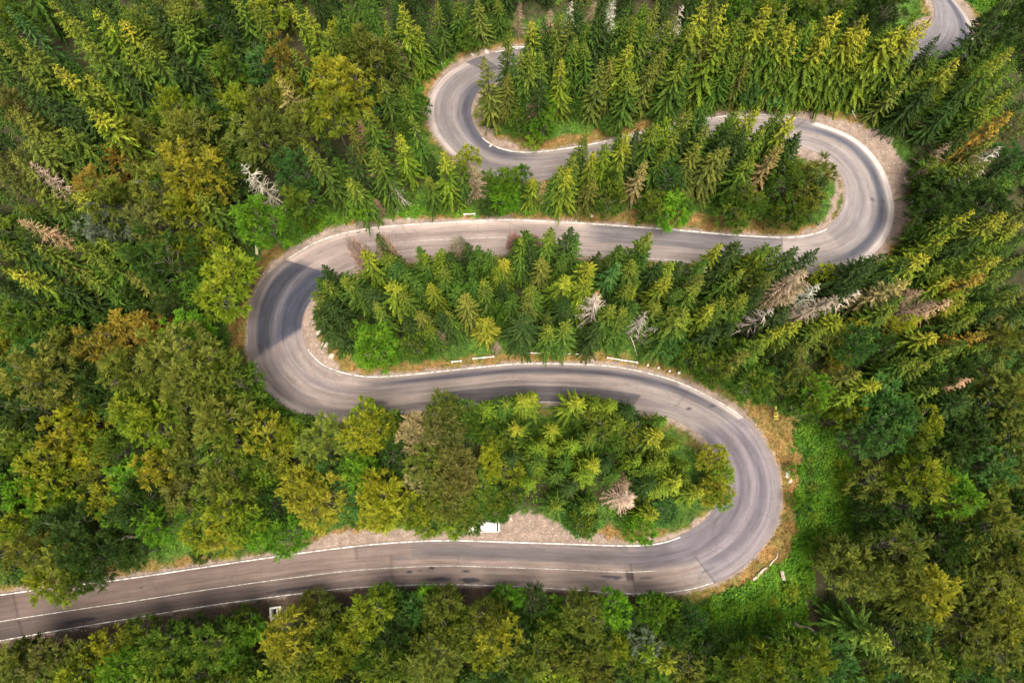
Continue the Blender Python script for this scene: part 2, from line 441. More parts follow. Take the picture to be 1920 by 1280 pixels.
def add_cracks(m):
    n = m.node_tree.nodes; l = m.node_tree.links; b_ = n["Principled BSDF"]
    src = b_.inputs["Base Color"].links[0].from_socket
    tc = n.new("ShaderNodeTexCoord"); nz = n.new("ShaderNodeTexNoise"); nz.inputs["Scale"].default_value = .6; nz.inputs["Detail"].default_value = 6
    ad = n.new("ShaderNodeVectorMath"); ad.operation = 'MULTIPLY_ADD'; ad.inputs[1].default_value = (1.6, 1.6, 0)
    l.new(tc.outputs["Object"], nz.inputs["Vector"]); l.new(nz.outputs["Color"], ad.inputs[0]); l.new(tc.outputs["Object"], ad.inputs[2])
    vo = n.new("ShaderNodeTexVoronoi"); vo.feature = 'DISTANCE_TO_EDGE'; vo.inputs["Scale"].default_value = .28
    l.new(ad.outputs[0], vo.inputs["Vector"])
    mr = n.new("ShaderNodeMapRange"); mr.inputs[1].default_value = .004; mr.inputs[2].default_value = .022; mr.inputs[3].default_value = .24; mr.inputs[4].default_value = 0
    l.new(vo.outputs["Distance"], mr.inputs[0])
    n2_ = n.new("ShaderNodeTexNoise"); n2_.inputs["Scale"].default_value = .09; l.new(tc.outputs["Object"], n2_.inputs["Vector"])
    mk = n.new("ShaderNodeMapRange"); mk.inputs[1].default_value = .48; mk.inputs[2].default_value = .58; l.new(n2_.outputs[0], mk.inputs[0])
    mu = n.new("ShaderNodeMath"); mu.operation = 'MULTIPLY'; l.new(mr.outputs[0], mu.inputs[0]); l.new(mk.outputs[0], mu.inputs[1])
    mx = n.new("ShaderNodeMix"); mx.data_type = 'RGBA'; mx.inputs[7].default_value = (.045, .043, .042, 1)
    l.new(mu.outputs[0], mx.inputs[0]); l.new(src, mx.inputs[6]); l.new(mx.outputs[2], b_.inputs["Base Color"])
add_cracks(M_ASPH)
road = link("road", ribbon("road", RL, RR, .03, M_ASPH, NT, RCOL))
tag(road, kind="structure")

# painted lines
def paint_mat(name, c, wear):
    m, n, l, b = new_mat(name)
    tc = n.new("ShaderNodeTexCoord"); nz = n.new("ShaderNodeTexNoise"); nz.inputs["Scale"].default_value = 1.4; nz.inputs["Detail"].default_value = 8; nz.inputs["Roughness"].default_value = .7
    l.new(tc.outputs["Object"], nz.inputs["Vector"])
    mr = n.new("ShaderNodeMapRange"); mr.inputs[1].default_value = wear; mr.inputs[2].default_value = wear + .12
    l.new(nz.outputs[0], mr.inputs[0])
    mx = n.new("ShaderNodeMix"); mx.data_type = 'RGBA'; mx.inputs[6].default_value = (.22, .20, .19, 1); mx.inputs[7].default_value = (*c, 1)
    l.new(mr.outputs[0], mx.inputs[0]); l.new(mx.outputs[2], b.inputs["Base Color"])
    b.inputs["Roughness"].default_value = .7
    return m
M_PAINT = paint_mat("white_road_paint", (.50, .485, .46), .43)
M_PAINTW = paint_mat("worn_road_paint", (.42, .40, .37), .45)
W2 = RW * 2
def line(k0, k1, t=None, off=None, side=1, w=.2, mat=M_PAINT, jit=.0):
    m = (kk >= k0) & (kk <= k1)
    a, b, ww = RL[m], RR[m], W2[m][:, None]
    if t is None: tc_ = (off / ww) if side < 0 else 1 - off / ww
    else: tc_ = np.full_like(ww, t) if not callable(t) else t(kk[m])[:, None]
    w *= .66
    c = a + (b - a) * tc_
    d = (b - a) / ww
    hw = w / 2
    o = link("road_line", ribbon("road_line", c - d * hw, c + d * hw, .036, mat, 1))
    tag(o, kind="structure")
line(0, 14.1, off=.22, side=-1, w=.26)
line(0, 14.05, off=.16, side=1, w=.2)
line(0, 12.6, t=lambda k: np.interp(k, [0, 2, 7, 9, 11, 12.6], [.58, .585, .585, .585, .57, .535]), w=.17, mat=M_PAINTW)
line(22, 35.6, off=.14, side=1, w=.24)
line(24.8, 29, off=.14, side=-1, w=.16, mat=M_PAINTW)
line(41.9, 54.2, off=.22, side=-1, w=.30)
line(43.8, 48.2, t=.53, w=.13, mat=M_PAINTW)
line(62.2, 70.2, off=.12, side=1, w=.26)
line(77.2, 79, off=.1, side=-1, w=.3)
line(49, 52.2, off=.3, side=1, w=.15, mat=M_PAINTW)

# ---------------------------------------------------------------- ground
POLY_DIRT = [
    [(1440, 206), (1500, 208), (1560, 218), (1620, 238), (1668, 255), (1690, 285), (1718, 318), (1704, 332), (1700, 400), (1686, 450), (1655, 485), (1600, 470), (1640, 380), (1600, 260), (1500, 224)],
    [(560, 1024), (620, 1003), (700, 996), (840, 986), (880, 972), (960, 964), (1010, 962), (1050, 980), (1090, 997), (1180, 1010), (1240, 1008), (1240, 1030), (560, 1040)],
    [(568, 640), (566, 590), (596, 545), (606, 550), (596, 580), (590, 610), (603, 640), (622, 668), (645, 690), (610, 695)],
    [(1520, 436), (1570, 400), (1580, 350), (1560, 310), (1546, 300), (1560, 340), (1562, 380), (1540, 412), (1500, 436)],
    [(880, 235), (895, 185), (905, 230), (940, 262), (1000, 280), (940, 285)],
    [(1240, 1010), (1290, 985), (1320, 965), (1340, 975), (1300, 1010), (1260, 1025)],
    [(1700, 40), (1745, 30), (1760, 60), (1735, 80), (1700, 80)],
    [(596, 510), (640, 480), (760, 470), (900, 470), (900, 484), (760, 487), (660, 508), (612, 545)],
]
POLY_DRY = [
    [(1380, 740), (1440, 755), (1490, 790), (1500, 850), (1500, 1000), (1470, 1050), (1400, 1095), (1300, 1120), (1380, 1060), (1440, 980), (1440, 860)],
    [(640, 690), (800, 678), (960, 664), (1120, 666), (1290, 690), (1330, 735), (1200, 700), (1000, 690), (640, 720)],
    [(425, 610), (450, 560), (480, 500), (505, 455), (530, 460), (500, 520), (465, 580), (452, 680), (430, 680)],
    [(790, 190), (800, 150), (850, 110), (900, 90), (990, 80), (990, 95), (880, 115), (820, 160), (805, 200)],
    [(1340, 196), (1500, 196), (1620, 215), (1620, 245), (1500, 220), (1340, 222)],
    [(1700, 320), (1720, 330), (1712, 420), (1680, 475), (1650, 490), (1700, 420)],
    [(640, 410), (1250, 395), (1560, 420), (1540, 450), (1250, 425), (640, 435)],
    [(560, 1010), (640, 990), (720, 985), (720, 1000), (600, 1015)],
    [(1090, 985), (1200, 985), (1260, 1000), (1180, 1015), (1100, 1005)],
    [(900, 240), (1000, 265), (1200, 235), (1280, 220), (1280, 240), (1100, 272), (1000, 290), (930, 280)],
    [(1800, -10), (1850, 30), (1850, 100), (1825, 60)],
    [(0, 1100), (260, 1060), (430, 1040), (430, 1060), (0, 1130)],
    [(600, 560), (640, 660), (700, 700), (760, 705), (660, 715), (610, 690), (590, 600)],
]
POLY_GREEN = [
    [(1480, 800), (1560, 800), (1600, 880), (1600, 1000), (1520, 1060), (1520, 1200), (1320, 1220), (1240, 1180), (1330, 1120), (1450, 1060), (1490, 960), (1480, 860)],
    [(500, 400), (700, 390), (900, 395), (900, 410), (640, 418), (540, 460), (505, 480)],
    [(1700, 300), (1780, 300), (1790, 430), (1690, 480), (1720, 380)],
    [(1810, -10), (1900, 0), (1900, 90), (1860, 120), (1850, 50)],
    [(720, 95), (850, 100), (800, 160), (780, 250), (760, 220), (790, 150)],
    [(600, 600), (760, 700), (650, 705), (600, 640)],
    [(900, 390), (1250, 400), (1500, 420), (1250, 430), (900, 412)],
    [(440, 690), (480, 750), (580, 800), (640, 810), (560, 760), (490, 700)],
]
def cover_weights(x, y, D, S, K):
    px, py, _ = proj(x, y, np.zeros_like(x))
    jx = px + (vnoise(x, y, 1.3, 21) - .5) * 22 + (vnoise(x, y, .5, 25) - .5) * 9; jy = py + (vnoise(x, y, 1.3, 22) - .5) * 16 + (vnoise(x, y, .5, 26) - .5) * 7
    def anyp(L):
        m = np.zeros(x.shape, bool)
        for p in L: m |= inpoly(jx, jy, p)
        return m
    dirt = anyp(POLY_DIRT); dry = anyp(POLY_DRY); green = anyp(POLY_GREEN)
    n1 = vnoise(x, y, 2.0, 31)
    ditch = (S > 0) & (K < 13) & (D > 0) & (D < 3.2 + n1)
    near = (D < .05 + n1 * .5) & (D > -5)
    return dirt, dry & ~dirt, green & ~dry & ~dirt, ditch, near
def ground_h(x, y, D, S, K):
    far = np.clip((D - 4) / 12, 0, 1)
    h = far * ((fbm(x, y, 30, 41) - .45) * 5.0) + np.clip((D - 1.0) / 3, 0, 1) * (vnoise(x, y, 3.0, 42) - .5) * .5
    # drainage ditch along the lower side of the bottom road
    dt = (S > 0) & (K < 15)
    ditchp = np.exp(-((D - 1.9) / .9) ** 2) * .9
    h = np.where(dt & (D > 0), h - ditchp * np.clip((15 - K) / 2, 0, 1), h)
    # small kerbside step and bank on outer side of the left and the right hairpin
    bank = (S < 0) & (K > 33) & (K < 43)
    h = np.where(bank & (D > 1.2), h - .7 * np.clip((D - 1.4) / .8, 0, 1) * np.clip((6 - D) / 3, 0, 1), h)
    bank2 = (S > 0) & (K > 14) & (K < 22)
    h = np.where(bank2 & (D > 2.6), h - .8 * np.clip((D - 2.8) / .8, 0, 1), h)
    return np.where(D < .8, np.minimum(h, 0) * np.clip(D / .8, 0, 1), h)
def axis(a, b, step, far):
    c = np.arange(a, b + step / 2, step)
    out = np.array([4, 10, 22, 45, 100, 250, 600, far])
    return np.concatenate([(a - out)[::-1], c, b + out])
gx = axis(-125, 125, .55, 1600); gy = axis(-45, 118, .55, 1600)
GX, GY = np.meshgrid(gx, gy, indexing='ij')
GD, GS, GK = road_info_arr(GX, GY)
dirt, dry, green, ditch, near = cover_weights(GX, GY, GD, GS, GK)
n2 = fbm(GX, GY, 4.0, 51); n3 = vnoise(GX, GY, 1.2, 52); n4 = vnoise(GX, GY, .7, 53)
def C(*c): return np.array(c)
floor_c = C(.034, .027, .015) * (.7 + .6 * n2)[..., None] + C(.006, .016, .0) * n3[..., None]
green_c = C(.055, .115, .014) * (.65 + .7 * n3)[..., None]
dry_c = (C(.21, .115, .042) * n3[..., None] + C(.105, .095, .024) * (1 - n3)[..., None]) * (.75 + .5 * n4)[..., None]
dirt_c = (C(.185, .14, .115) * n2[..., None] * 1.2 + C(.17, .125, .10) * (1 - n2)[..., None]) * (.85 + .3 * n4)[..., None]
ditch_c = C(.055, .037, .027) * (.6 + .8 * n3)[..., None]
edge_c = C(.19, .145, .12) * (.75 + .5 * n3)[..., None]
GC = floor_c.copy()
w = np.clip((6.5 - GD + (n2 - .5) * 4) / 2, 0, 1)[..., None]; GC = GC * (1 - w) + green_c * .8 * w
w = (np.clip((1.7 - GD + (n3 - .5) * 2.4) / 1, 0, 1) * .7)[..., None]; GC = GC * (1 - w) + dry_c * w * .8 + C(.03, .03, .01) * w * .2
GC[green] = green_c[green]; GC[dry] = dry_c[dry]
GC[near] = edge_c[near]
GC[dirt] = dirt_c[dirt]
GC[ditch] = ditch_c[ditch]
GZ = ground_h(GX, GY, GD, GS, GK) - .02
GZ = np.where(GD < 0, -.03, GZ)
nx, ny = len(gx), len(gy)
V3 = np.stack([GX, GY, GZ], -1).reshape(-1, 3)
i, j = np.meshgrid(np.arange(nx - 1), np.arange(ny - 1), indexing='ij')
a = i * ny + j
Fq = np.stack([a, a + ny, a + ny + 1, a + 1], -1).reshape(-1, 4)
me = bpy.data.meshes.new("ground")
me.vertices.add(len(V3)); me.vertices.foreach_set("co", V3.astype(np.float32).ravel())
me.loops.add(Fq.size); me.loops.foreach_set("vertex_index", Fq.astype(np.int32).ravel())
me.polygons.add(len(Fq)); me.polygons.foreach_set("loop_start", np.arange(0, Fq.size, 4, dtype=np.int32))
me.polygons.foreach_set("loop_total", np.full(len(Fq), 4, dtype=np.int32))
me.polygons.foreach_set("use_smooth", np.ones(len(Fq), dtype=bool))
me.update(calc_edges=True)
at = me.color_attributes.new("cover", 'FLOAT_COLOR', 'POINT')
c4 = np.ones((len(V3), 4), np.float32); c4[:, :3] = GC.reshape(-1, 3); at.data.foreach_set("color", c4.ravel())
me.materials.append(M_GROUND)
ground = tag(link("ground", me), kind="structure")
def gz(x, y):
    d, s, k = road_info_arr(np.array([x]), np.array([y]))
    return float(ground_h(np.array([x]), np.array([y]), d, s, k)[0]) - .02

# ---------------------------------------------------------------- grass and low plants (uncountable)
rng = np.random.default_rng(7)
def scatter(n):
    px = rng.uniform(-60, 1980, n); py = rng.uniform(-60, 1330, n)
    a = PA(np.stack([px, py], 1)); x, y = a[:, 0], a[:, 1]
    d, s, k = road_info_arr(x, y)
    return x, y, d, s, k
def blades(x, y, z, hgt, wid, lean, rng, n=4):
    N = len(x); az = rng.uniform(0, 2 * math.pi, N); la = rng.uniform(0, 2 * math.pi, N)
    dx, dy = np.cos(az) * wid / 2, np.sin(az) * wid / 2
    lx, ly = np.cos(la) * lean * hgt, np.sin(la) * lean * hgt
    V = np.zeros((N, 3, 3))
    V[:, 0] = np.stack([x - dx, y - dy, z], 1); V[:, 1] = np.stack([x + dx, y + dy, z], 1)
    V[:, 2] = np.stack([x + lx, y + ly, z + hgt * np.sqrt(np.maximum(0.05, 1 - lean ** 2))], 1)
    return V
x, y, d, s, k = scatter(260000)
dirtm, drym, greenm, ditchm, nearm = cover_weights(x, y, d, s, k)
zz = ground_h(x, y, d, s, k)
u = rng.random(len(x))
ok = (d > .25)
nn = vnoise(x, y, 1.2, 52)
mdry = ok & ((drym & (u < .9)) | (~dirtm & ~greenm & (d < 1.8) & (u < .4)) | (nearm & (u < .15))) & ~(dirtm & (u > .04)) & ~(ditchm & (u > .15))
mgr = ok & ~mdry & ~dirtm & ~ditchm & (greenm | ((d < 8) & (u < .6)))
def pick(m, reps, hlo, hhi, wid, lean, ca, cb):
    idx = np.repeat(np.nonzero(m)[0], reps)
    N = len(idx); hx = rng.uniform(hlo, hhi, N)
    X = x[idx] + rng.normal(0, .12, N); Y = y[idx] + rng.normal(0, .12, N)
    f = rng.random(N)[:, None] * .6 + nn[idx][:, None] * .4
    return blades(X, Y, zz[idx] - .05, hx, wid, rng.uniform(.2, .85, N), rng), np.array(ca) * (1 - f) + np.array(cb) * f
V, cc = pick(mdry, 4, .15, .5, .09, .5, (.115, .115, .022), (.26, .14, .045))
tag(link("dry_grass", quads_mesh("dry_grass", V, M_GRASS, cc, 3)), "straw coloured and orange dry grass along the road verges", "dry grass", kind="stuff")
V, cc = pick(mgr, 4, .15, .55, .13, .5, (.035, .09, .012), (.095, .165, .018))
tag(link("green_grass", quads_mesh("green_grass", V, M_GRASS, cc, 3)), "short green grass growing behind the road verges", "grass", kind="stuff")
# leafy undergrowth
lush = np.zeros(len(x), bool)
pxs, pys, _ = proj(x, y, np.zeros_like(x))
lush = ok & greenm & (fbm(x, y, 2.5, 61) > .36)
lush2 = (d > 3) & (fbm(x, y, 6, 62) > .5) & (u < .14)
idx = np.repeat(np.nonzero((lush | lush2) & ~dirtm & ~drym)[0], 5)
N = len(idx)
hh = np.abs(rng.normal(0, .4, N)) * (.1 + 3.5 * np.clip(fbm(x[idx], y[idx], 2.2, 61) - .36, 0, 1) ** .8)
X = x[idx] + rng.normal(0, .25, N); Y = y[idx] + rng.normal(0, .25, N); Z = zz[idx] + hh
sz = rng.uniform(.10, .22, N); az = rng.uniform(0, 6.283, N)
ux = np.stack([np.cos(az), np.sin(az), rng.normal(0, .35, N)], 1); uy = np.stack([-np.sin(az), np.cos(az), rng.normal(0, .35, N)], 1)
c0 = np.stack([X, Y, Z], 1)
V = np.stack([c0 - ux * sz[:, None], c0 - uy * sz[:, None] * .6, c0 + ux * sz[:, None], c0 + uy * sz[:, None] * .6], 1)
f = rng.random(N)[:, None] * .5 + vnoise(x[idx], y[idx], 3, 63)[:, None] * .5
cc = np.array((.035, .11, .012)) * (1 - f) + np.array((.13, .26, .016)) * f
tag(link("undergrowth", quads_mesh("undergrowth", V, M_GRASS, cc)), "bright green leafy undergrowth carpeting the open forest floor", "undergrowth", kind="stuff")
# loose pale stones on the dirt
mm_ = (dirtm | nearm) & (d > .1) & (rng.random(len(x)) < .16)
xi, yi, zi = x[mm_], y[mm_], zz[mm_]
mb = MB()
for q in range(len(xi)):
    r_ = abs(random.Random(q).gauss(0, .05)) + .035
    a0 = random.Random(q + 9).uniform(0, 6)
    pts = [(xi[q] + r_ * math.cos(a0 + t) * (1 + .3 * math.sin(q + t)), yi[q] + r_ * math.sin(a0 + t), zi[q] - .01) for t in (0, 1.57, 3.14, 4.71)]
    mb.add(pts + [(xi[q], yi[q], zi[q] + r_ * .9)], [(0, 1, 4), (1, 2, 4), (2, 3, 4), (3, 0, 4)])
M_STONE = simple_mat("pale_stone", (.42, .36, .31), .9, .3, 1.2)
tag(link("loose_stones", mb.mesh("loose_stones", M_STONE)), "small pale stones strewn over the dirt pull-offs and verges", "stones", kind="stuff")

# ---------------------------------------------------------------- tree prototypes
def spruce_arrays(seed, h=16.0, r=2.9, sparse=0.0, hang=0.0):
    g = np.random.default_rng(seed)
    Q = []
    z = .10 * h
    zs = []
    while z < h - .25:
        zs.append(z); z += .80 * (1 - .5 * (z / h))
    lean_az = g.uniform(0, 6.28)
    lob = g.uniform(.82, 1.15, 8)
    for z in zs:
        f = z / h
        Rz = r * ((1 - f) ** .82) * (1 if f > .22 else .55 + .45 * f / .22) + .12
        nb = int(g.integers(5, 8) + (seed % 3 == 0)) if f < .85 else 5
        a0 = g.uniform(0, 6.28)
        for b in range(nb):
            if g.random() < sparse: continue
            az = a0 + 6.283 * b / nb + g.normal(0, .16)
            L = Rz * g.uniform(.70, 1.25) * lob[int((az % 6.283) / .7854) % 8]
            up = .85 * f ** 1.7 + .02 - .08 * hang + g.normal(0, .08)
            droop = (.86 - .55 * f) * (1 + .35 * hang) + g.normal(0, .08)
            n = max(4, int(L / .088))
            s = (np.arange(n) + .5) / n
            s = .12 + .88 * s
            ax = L * s; azz = z + g.normal(0, .06) + L * (up * s - droop * s ** 2 + .16 * s ** 4)
            wid = min(.44, .15 * L + .14) * g.uniform(.85, 1.2)
            ca, sa = math.cos(az), math.sin(az)
            for side in (-1, 1):
                tl = wid * (1.05 - .75 * s ** 1.6) * g.uniform(.7, 1.25, n) * np.minimum(1, s * 3.2)
                fw = .75 + g.normal(0, .12, n); sd = side * (.85 + g.normal(0, .1, n)); dn = -g.uniform(.15, .9, n)
                d = np.stack([ca * fw - sa * sd, sa * fw + ca * sd, dn], 1)
                d /= np.linalg.norm(d, axis=1)[:, None]
                p0 = np.stack([ca * ax, sa * ax, azz], 1)
                perp = np.stack([-d[:, 1], d[:, 0], g.normal(0, .35, n)], 1)
                perp /= np.linalg.norm(perp, axis=1)[:, None]
                hw = g.uniform(.038, .066, n)[:, None]
                m1 = p0 + d * (tl * .45)[:, None]; p2 = p0 + d * tl[:, None]
                Q.append(np.stack([p0, m1 + perp * hw, p2, m1 - perp * hw], 1))
            # the bough's leader and short hanging twigs
            m = max(2, n // 2)
            si = g.uniform(.3, 1, m); ax2 = L * si
            z2 = z + L * (up * si - droop * si ** 2 + .16 * si ** 4)
            p0 = np.stack([ca * ax2, sa * ax2, z2], 1)
            d = np.stack([ca * .5 + g.normal(0, .3, m), sa * .5 + g.normal(0, .3, m), -g.uniform(.2, 1, m)], 1)
            d /= np.linalg.norm(d, axis=1)[:, None]
            tl = g.uniform(.2, .45, m)[:, None]
            perp = np.cross(d, np.array([ca, sa, 0.3])); perp /= np.maximum(np.linalg.norm(perp, axis=1), .01)[:, None]
            Q.append(np.stack([p0, p0 + d * tl * .5 + perp * .07, p0 + d * tl, p0 + d * tl * .5 - perp * .07], 1))
            tip = np.array([ca * L, sa * L, z + L * (up - droop + .16)])
            bs = np.array([ca * L * .7, sa * L * .7, z + L * (up * .7 - droop * .49 + .16 * .24)])
            dd = (tip - bs); pp = np.array([-sa, ca, 0]) * .075
            Q.append(np.stack([bs, bs + dd * .6 + pp, tip + dd * .25, bs + dd * .6 - pp])[None])
    # leader shoot
    for q in range(6):
        a = q * 1.05; zt = h - .9 + q * .12
        Q.append(np.array([[[0, 0, zt], [.09 * math.cos(a), .09 * math.sin(a), zt + .3], [0, 0, zt + .75], [-.09 * math.cos(a), -.09 * math.sin(a), zt + .3]]]))
    return np.concatenate(Q)
def trunk_mesh(name, h, r0, mat, limbs=0, seed=0, bend=.25):
    g = random.Random(seed); mb = MB()
    pts = []; ph = g.uniform(0, 6)
    for i in range(8):
        f = i / 7
        pts.append((bend * math.sin(ph + f * 3) * f, bend * math.cos(ph + f * 2.4) * f, h * f - .35 * (1 - f)))
    mb.tube(pts, [r0 * (1.25 if i == 0 else 1 - .88 * i / 7) for i in range(8)], 7)
    for q in range(limbs):
        f = g.uniform(.35, .85); a = g.uniform(0, 6.28); L = h * g.uniform(.16, .30)
        i = f * 7; i0 = int(i); b = Vector(pts[i0]).lerp(Vector(pts[i0 + 1]), i - i0)
        d = Vector((math.cos(a), math.sin(a), g.uniform(.5, 1.1))).normalized()
        p1 = b + d * L * .5 + Vector((0, 0, .1 * L)); p2 = b + d * L + Vector((0, 0, .32 * L))
        rr = r0 * (1 - f) * .7 + .03
        mb.tube([b, p1, p2], [rr, rr * .6, rr * .2], 5)
        for w_ in range(3):
            aa = a + g.uniform(-1, 1); p3 = p1.lerp(p2, g.random()); e = p3 + Vector((math.cos(aa), math.sin(aa), g.uniform(.2, .9))) * L * .45
            mb.tube([p3, p3.lerp(e, .5) + Vector((0, 0, .05 * L)), e], [rr * .4, rr * .28, .015], 4)
    return mb.mesh(name, mat, True)
def broad_arrays(seed, h=16.0, rad=5.0, lumps=34, leaf=.26, spray=1.25, vert=.42, low=.30, dense=1.0, inner=True):
    """crown of a broad-leaved tree: lumps of leafy sprays spread through a domed volume"""
    g = np.random.default_rng(seed); Q = []
    zc = h * (1 - vert); zr = h * vert
    C_ = []
    for q in range(lumps):
        # golden spiral over the upper 3/4 of the dome, jittered radius
        v = 1 - (q + .5) / lumps * 1.45
        phi = q * 2.39996 + g.normal(0, .25)
        rr = math.sqrt(max(0, 1 - v * v))
        k = g.uniform(.52, 1.02)
        C_.append((rr * math.cos(phi) * rad * k, rr * math.sin(phi) * rad * k, zc + v * zr * (k if v > 0 else .8)))
    for q in range(lumps // 4):
        a = g.uniform(0, 6.28); k = g.uniform(0, .5)
        C_.append((rad * k * math.cos(a), rad * k * math.sin(a), zc + zr * g.uniform(-.2, .6)))
    for cx, cy, cz in C_:
        lr = rad * g.uniform(.15, .30)
        ns = int(max(7, 15 * lr) * dense)
        cen = np.array([cx, cy, cz])
        out = np.array([cx, cy, (cz - zc) * .8]); out /= max(np.linalg.norm(out), .1)
        for b in range(ns):
            d = g.normal(0, 1, 3); d[2] = abs(d[2]) * .8 - .12; d /= np.linalg.norm(d)
            d = d * .8 + out * .75; d /= np.linalg.norm(d)
            st_ = cen + d * lr * g.uniform(.1, .75) + g.normal(0, .12, 3)
            L = spray * g.uniform(.6, 1.2)
            n = max(5, int(L / (leaf * .42)))
            s = (np.arange(n) + .5) / n
            u = d.copy(); u[2] *= .55; u /= np.linalg.norm(u)
            sidev = np.cross(u, [0, 0, 1]); sidev /= max(np.linalg.norm(sidev), .01)
            upv = np.cross(sidev, u)
            roll = g.normal(0, .35); sv = sidev * math.cos(roll) + upv * math.sin(roll); nv = np.cross(u, sv)
            droop = g.uniform(.1, .45)
            p = st_[None] + u[None] * (L * s)[:, None]; p[:, 2] -= droop * L * s ** 2
            for side in (-1, 1):
                ll = leaf * g.uniform(.7, 1.25, n) * (1.15 - .5 * s)
                dd = u[None] * .7 + sv[None] * side * .8 + nv[None] * g.normal(0, .3, n)[:, None]
                dd /= np.linalg.norm(dd, axis=1)[:, None]
                off = sv[None] * side * (ll * .35 * (1.2 - s))[:, None]
                a0 = p + off * .3
                pe = np.cross(dd, nv + g.normal(0, .35, 3)); pe /= np.maximum(np.linalg.norm(pe, axis=1), .01)[:, None]
                hw = (ll * .34)[:, None]
                Q.append(np.stack([a0, a0 + dd * (ll * .55)[:, None] + pe * hw, a0 + dd * (ll * 1.15)[:, None], a0 + dd * (ll * .55)[:, None] - pe * hw], 1))
    A = np.concatenate(Q)
    return A
def dead_mesh(name, seed, h, r, mat, twiggy=1.0, droop=.25, start=.15):
    g = random.Random(seed); mb = MB()
    bend = g.uniform(.1, .4); ph = g.uniform(0, 6)
    def cp(z): f = z / h; return Vector((bend * math.sin(ph + 2 * f) * f, bend * math.cos(ph + 2 * f) * f, z))
    mb.tube([cp(h * i / 6) for i in range(7)], [.17 * (1 - .9 * i / 6) + .012 for i in range(7)], 6)
    z = start * h
    while z < h - .2:
        f = z / h
        Rz = r * (1 - f) ** .75 + .15
        for b in range(g.choice((4, 5, 6))):
            a = g.uniform(0, 6.28); L = Rz * g.uniform(.45, 1.15)
            up = .55 * f + g.uniform(-.1, .15); dr = droop * g.uniform(.6, 1.3)
            pts = []
            for s in (0, .35, .7, 1):
                pts.append(cp(z) + Vector((math.cos(a) * L * s, math.sin(a) * L * s, L * (up * s - dr * s * s))))
            w = (.035 if twiggy > 1 else .045) + .012 * L
            mb.tube(pts, [w, w * .8, w * .6, .02], 3, cap=False)
            for t in range(int(L * 5 * twiggy)):
                s = g.uniform(.25, 1); i0 = 0 if s < .35 else (1 if s < .7 else 2)
                lo = (0, .35, .7)[i0]; p = pts[i0].lerp(pts[i0 + 1], (s - lo) / (.35 if i0 < 2 else .3))
                aa = a + g.choice((-1, 1)) * g.uniform(.5, 1.1); tl = g.uniform(.18, .5) * (1.3 - .6 * s)
                e = p + Vector((math.cos(aa), math.sin(aa), -g.uniform(0, .8))) * tl
                pp = Vector((-math.sin(aa), math.cos(aa), 0)) * .028
                mb.add([p - pp, p + pp, e], [(0, 1, 2)])
        z += g.uniform(.26, .5) * (1.7 if twiggy < 1 else 1)
    return mb.mesh(name, mat)
def twig_arrays(seed, h, rad, n=3000):
    """bare autumn shrub: fans of fine twigs"""
    g = np.random.default_rng(seed); Q = []
    for q in range(n // 14):
        a = g.uniform(0, 6.28); k = g.random() ** .5 * .75
        b = np.array([rad * k * math.cos(a), rad * k * math.sin(a), h * (.25 + .5 * (1 - k * k) * g.random())])
        for t in range(14):
            d = g.normal(0, .7, 3) + np.array([math.cos(a) * k, math.sin(a) * k, .9]); d /= np.linalg.norm(d)
            L = g.uniform(.5, 1.1) * h * .2
            pe = np.cross(d, g.normal(0, 1, 3)); pe /= np.linalg.norm(pe); w = .038
            Q.append(np.array([b, b + d * L * .5 + pe * w, b + d * L, b + d * L * .5 - pe * w]))
    return np.array(Q)

M_SHRUB = foliage_mat("dry_shrub_leaves", .6, var=.25)
SPR = [quads_mesh("spruce_crown", spruce_arrays(100 + q, 16, (2.8, 3.1, 2.5, 3.4, 2.9, 3.2, 2.7, 2.3, 3.6, 2.6, 3.0)[q], (.04, .06, .10, .05, .16, .08, .12, .07, .1, .22, .05)[q], (0, 0, .4, .9, 0, -.3, .5, 1.0, .3, .6, -.5)[q]), M_NEEDLE) for q in range(11)]
SPRK = [quads_mesh("spruce_crown", spruce_arrays(130 + q, 16, (2.9, 2.6)[q], (.34, .28)[q]), M_NEEDLE) for q in range(2)]
BRD = []
for q, kw in enumerate((dict(leaf=.27, spray=1.3, lumps=36), dict(leaf=.22, spray=1.0, lumps=44, dense=1.2), dict(leaf=.32, spray=1.7, lumps=30, dense=.85), dict(leaf=.25, spray=1.2, lumps=40, vert=.36),
                        dict(leaf=.30, spray=1.6, lumps=34, vert=.46, dense=.9), dict(leaf=.22, spray=.95, lumps=50, vert=.40, dense=1.1), dict(leaf=.28, spray=1.5, lumps=28, dense=.9))):
    BRD.append(quads_mesh("leafy_crown", broad_arrays(200 + q, 16, 5.0, **kw), M_LEAF))
BUS = [quads_mesh("bush_leaves", broad_arrays(260 + q, 5.0, 2.2, lumps=20, leaf=.19, spray=.6, vert=.55, dense=1.3), M_LEAF) for q in range(3)]
DED = [dead_mesh("dead_boughs", 300 + q, 14, (2.4, 2.0, 2.7, 2.2)[q], M_TWIG, (1.1, .95+.1, 1.2, 1.4)[q], (.15, .35, .3, .25)[q]) for q in range(4)]
GRY = [dead_mesh("bare_boughs", 320 + q, 14, (3.4, 2.9, 3.1)[q], M_TWIG, (.7, .5, .6)[q], (.55, .4, .5)[q]) for q in range(3)]
TWG = [quads_mesh("bare_twigs", twig_arrays(340 + q, 4.5, 1.7, 3200), M_SHRUB) for q in range(2)]
TRK = [trunk_mesh("spruce_trunk", 15.6, .24, M_BARK, 0, 400 + q, .15) for q in range(2)]
TRB = [trunk_mesh("limbed_trunk", 13.0, .32, M_BARKB, 16, 410 + q, .6) for q in range(3)]

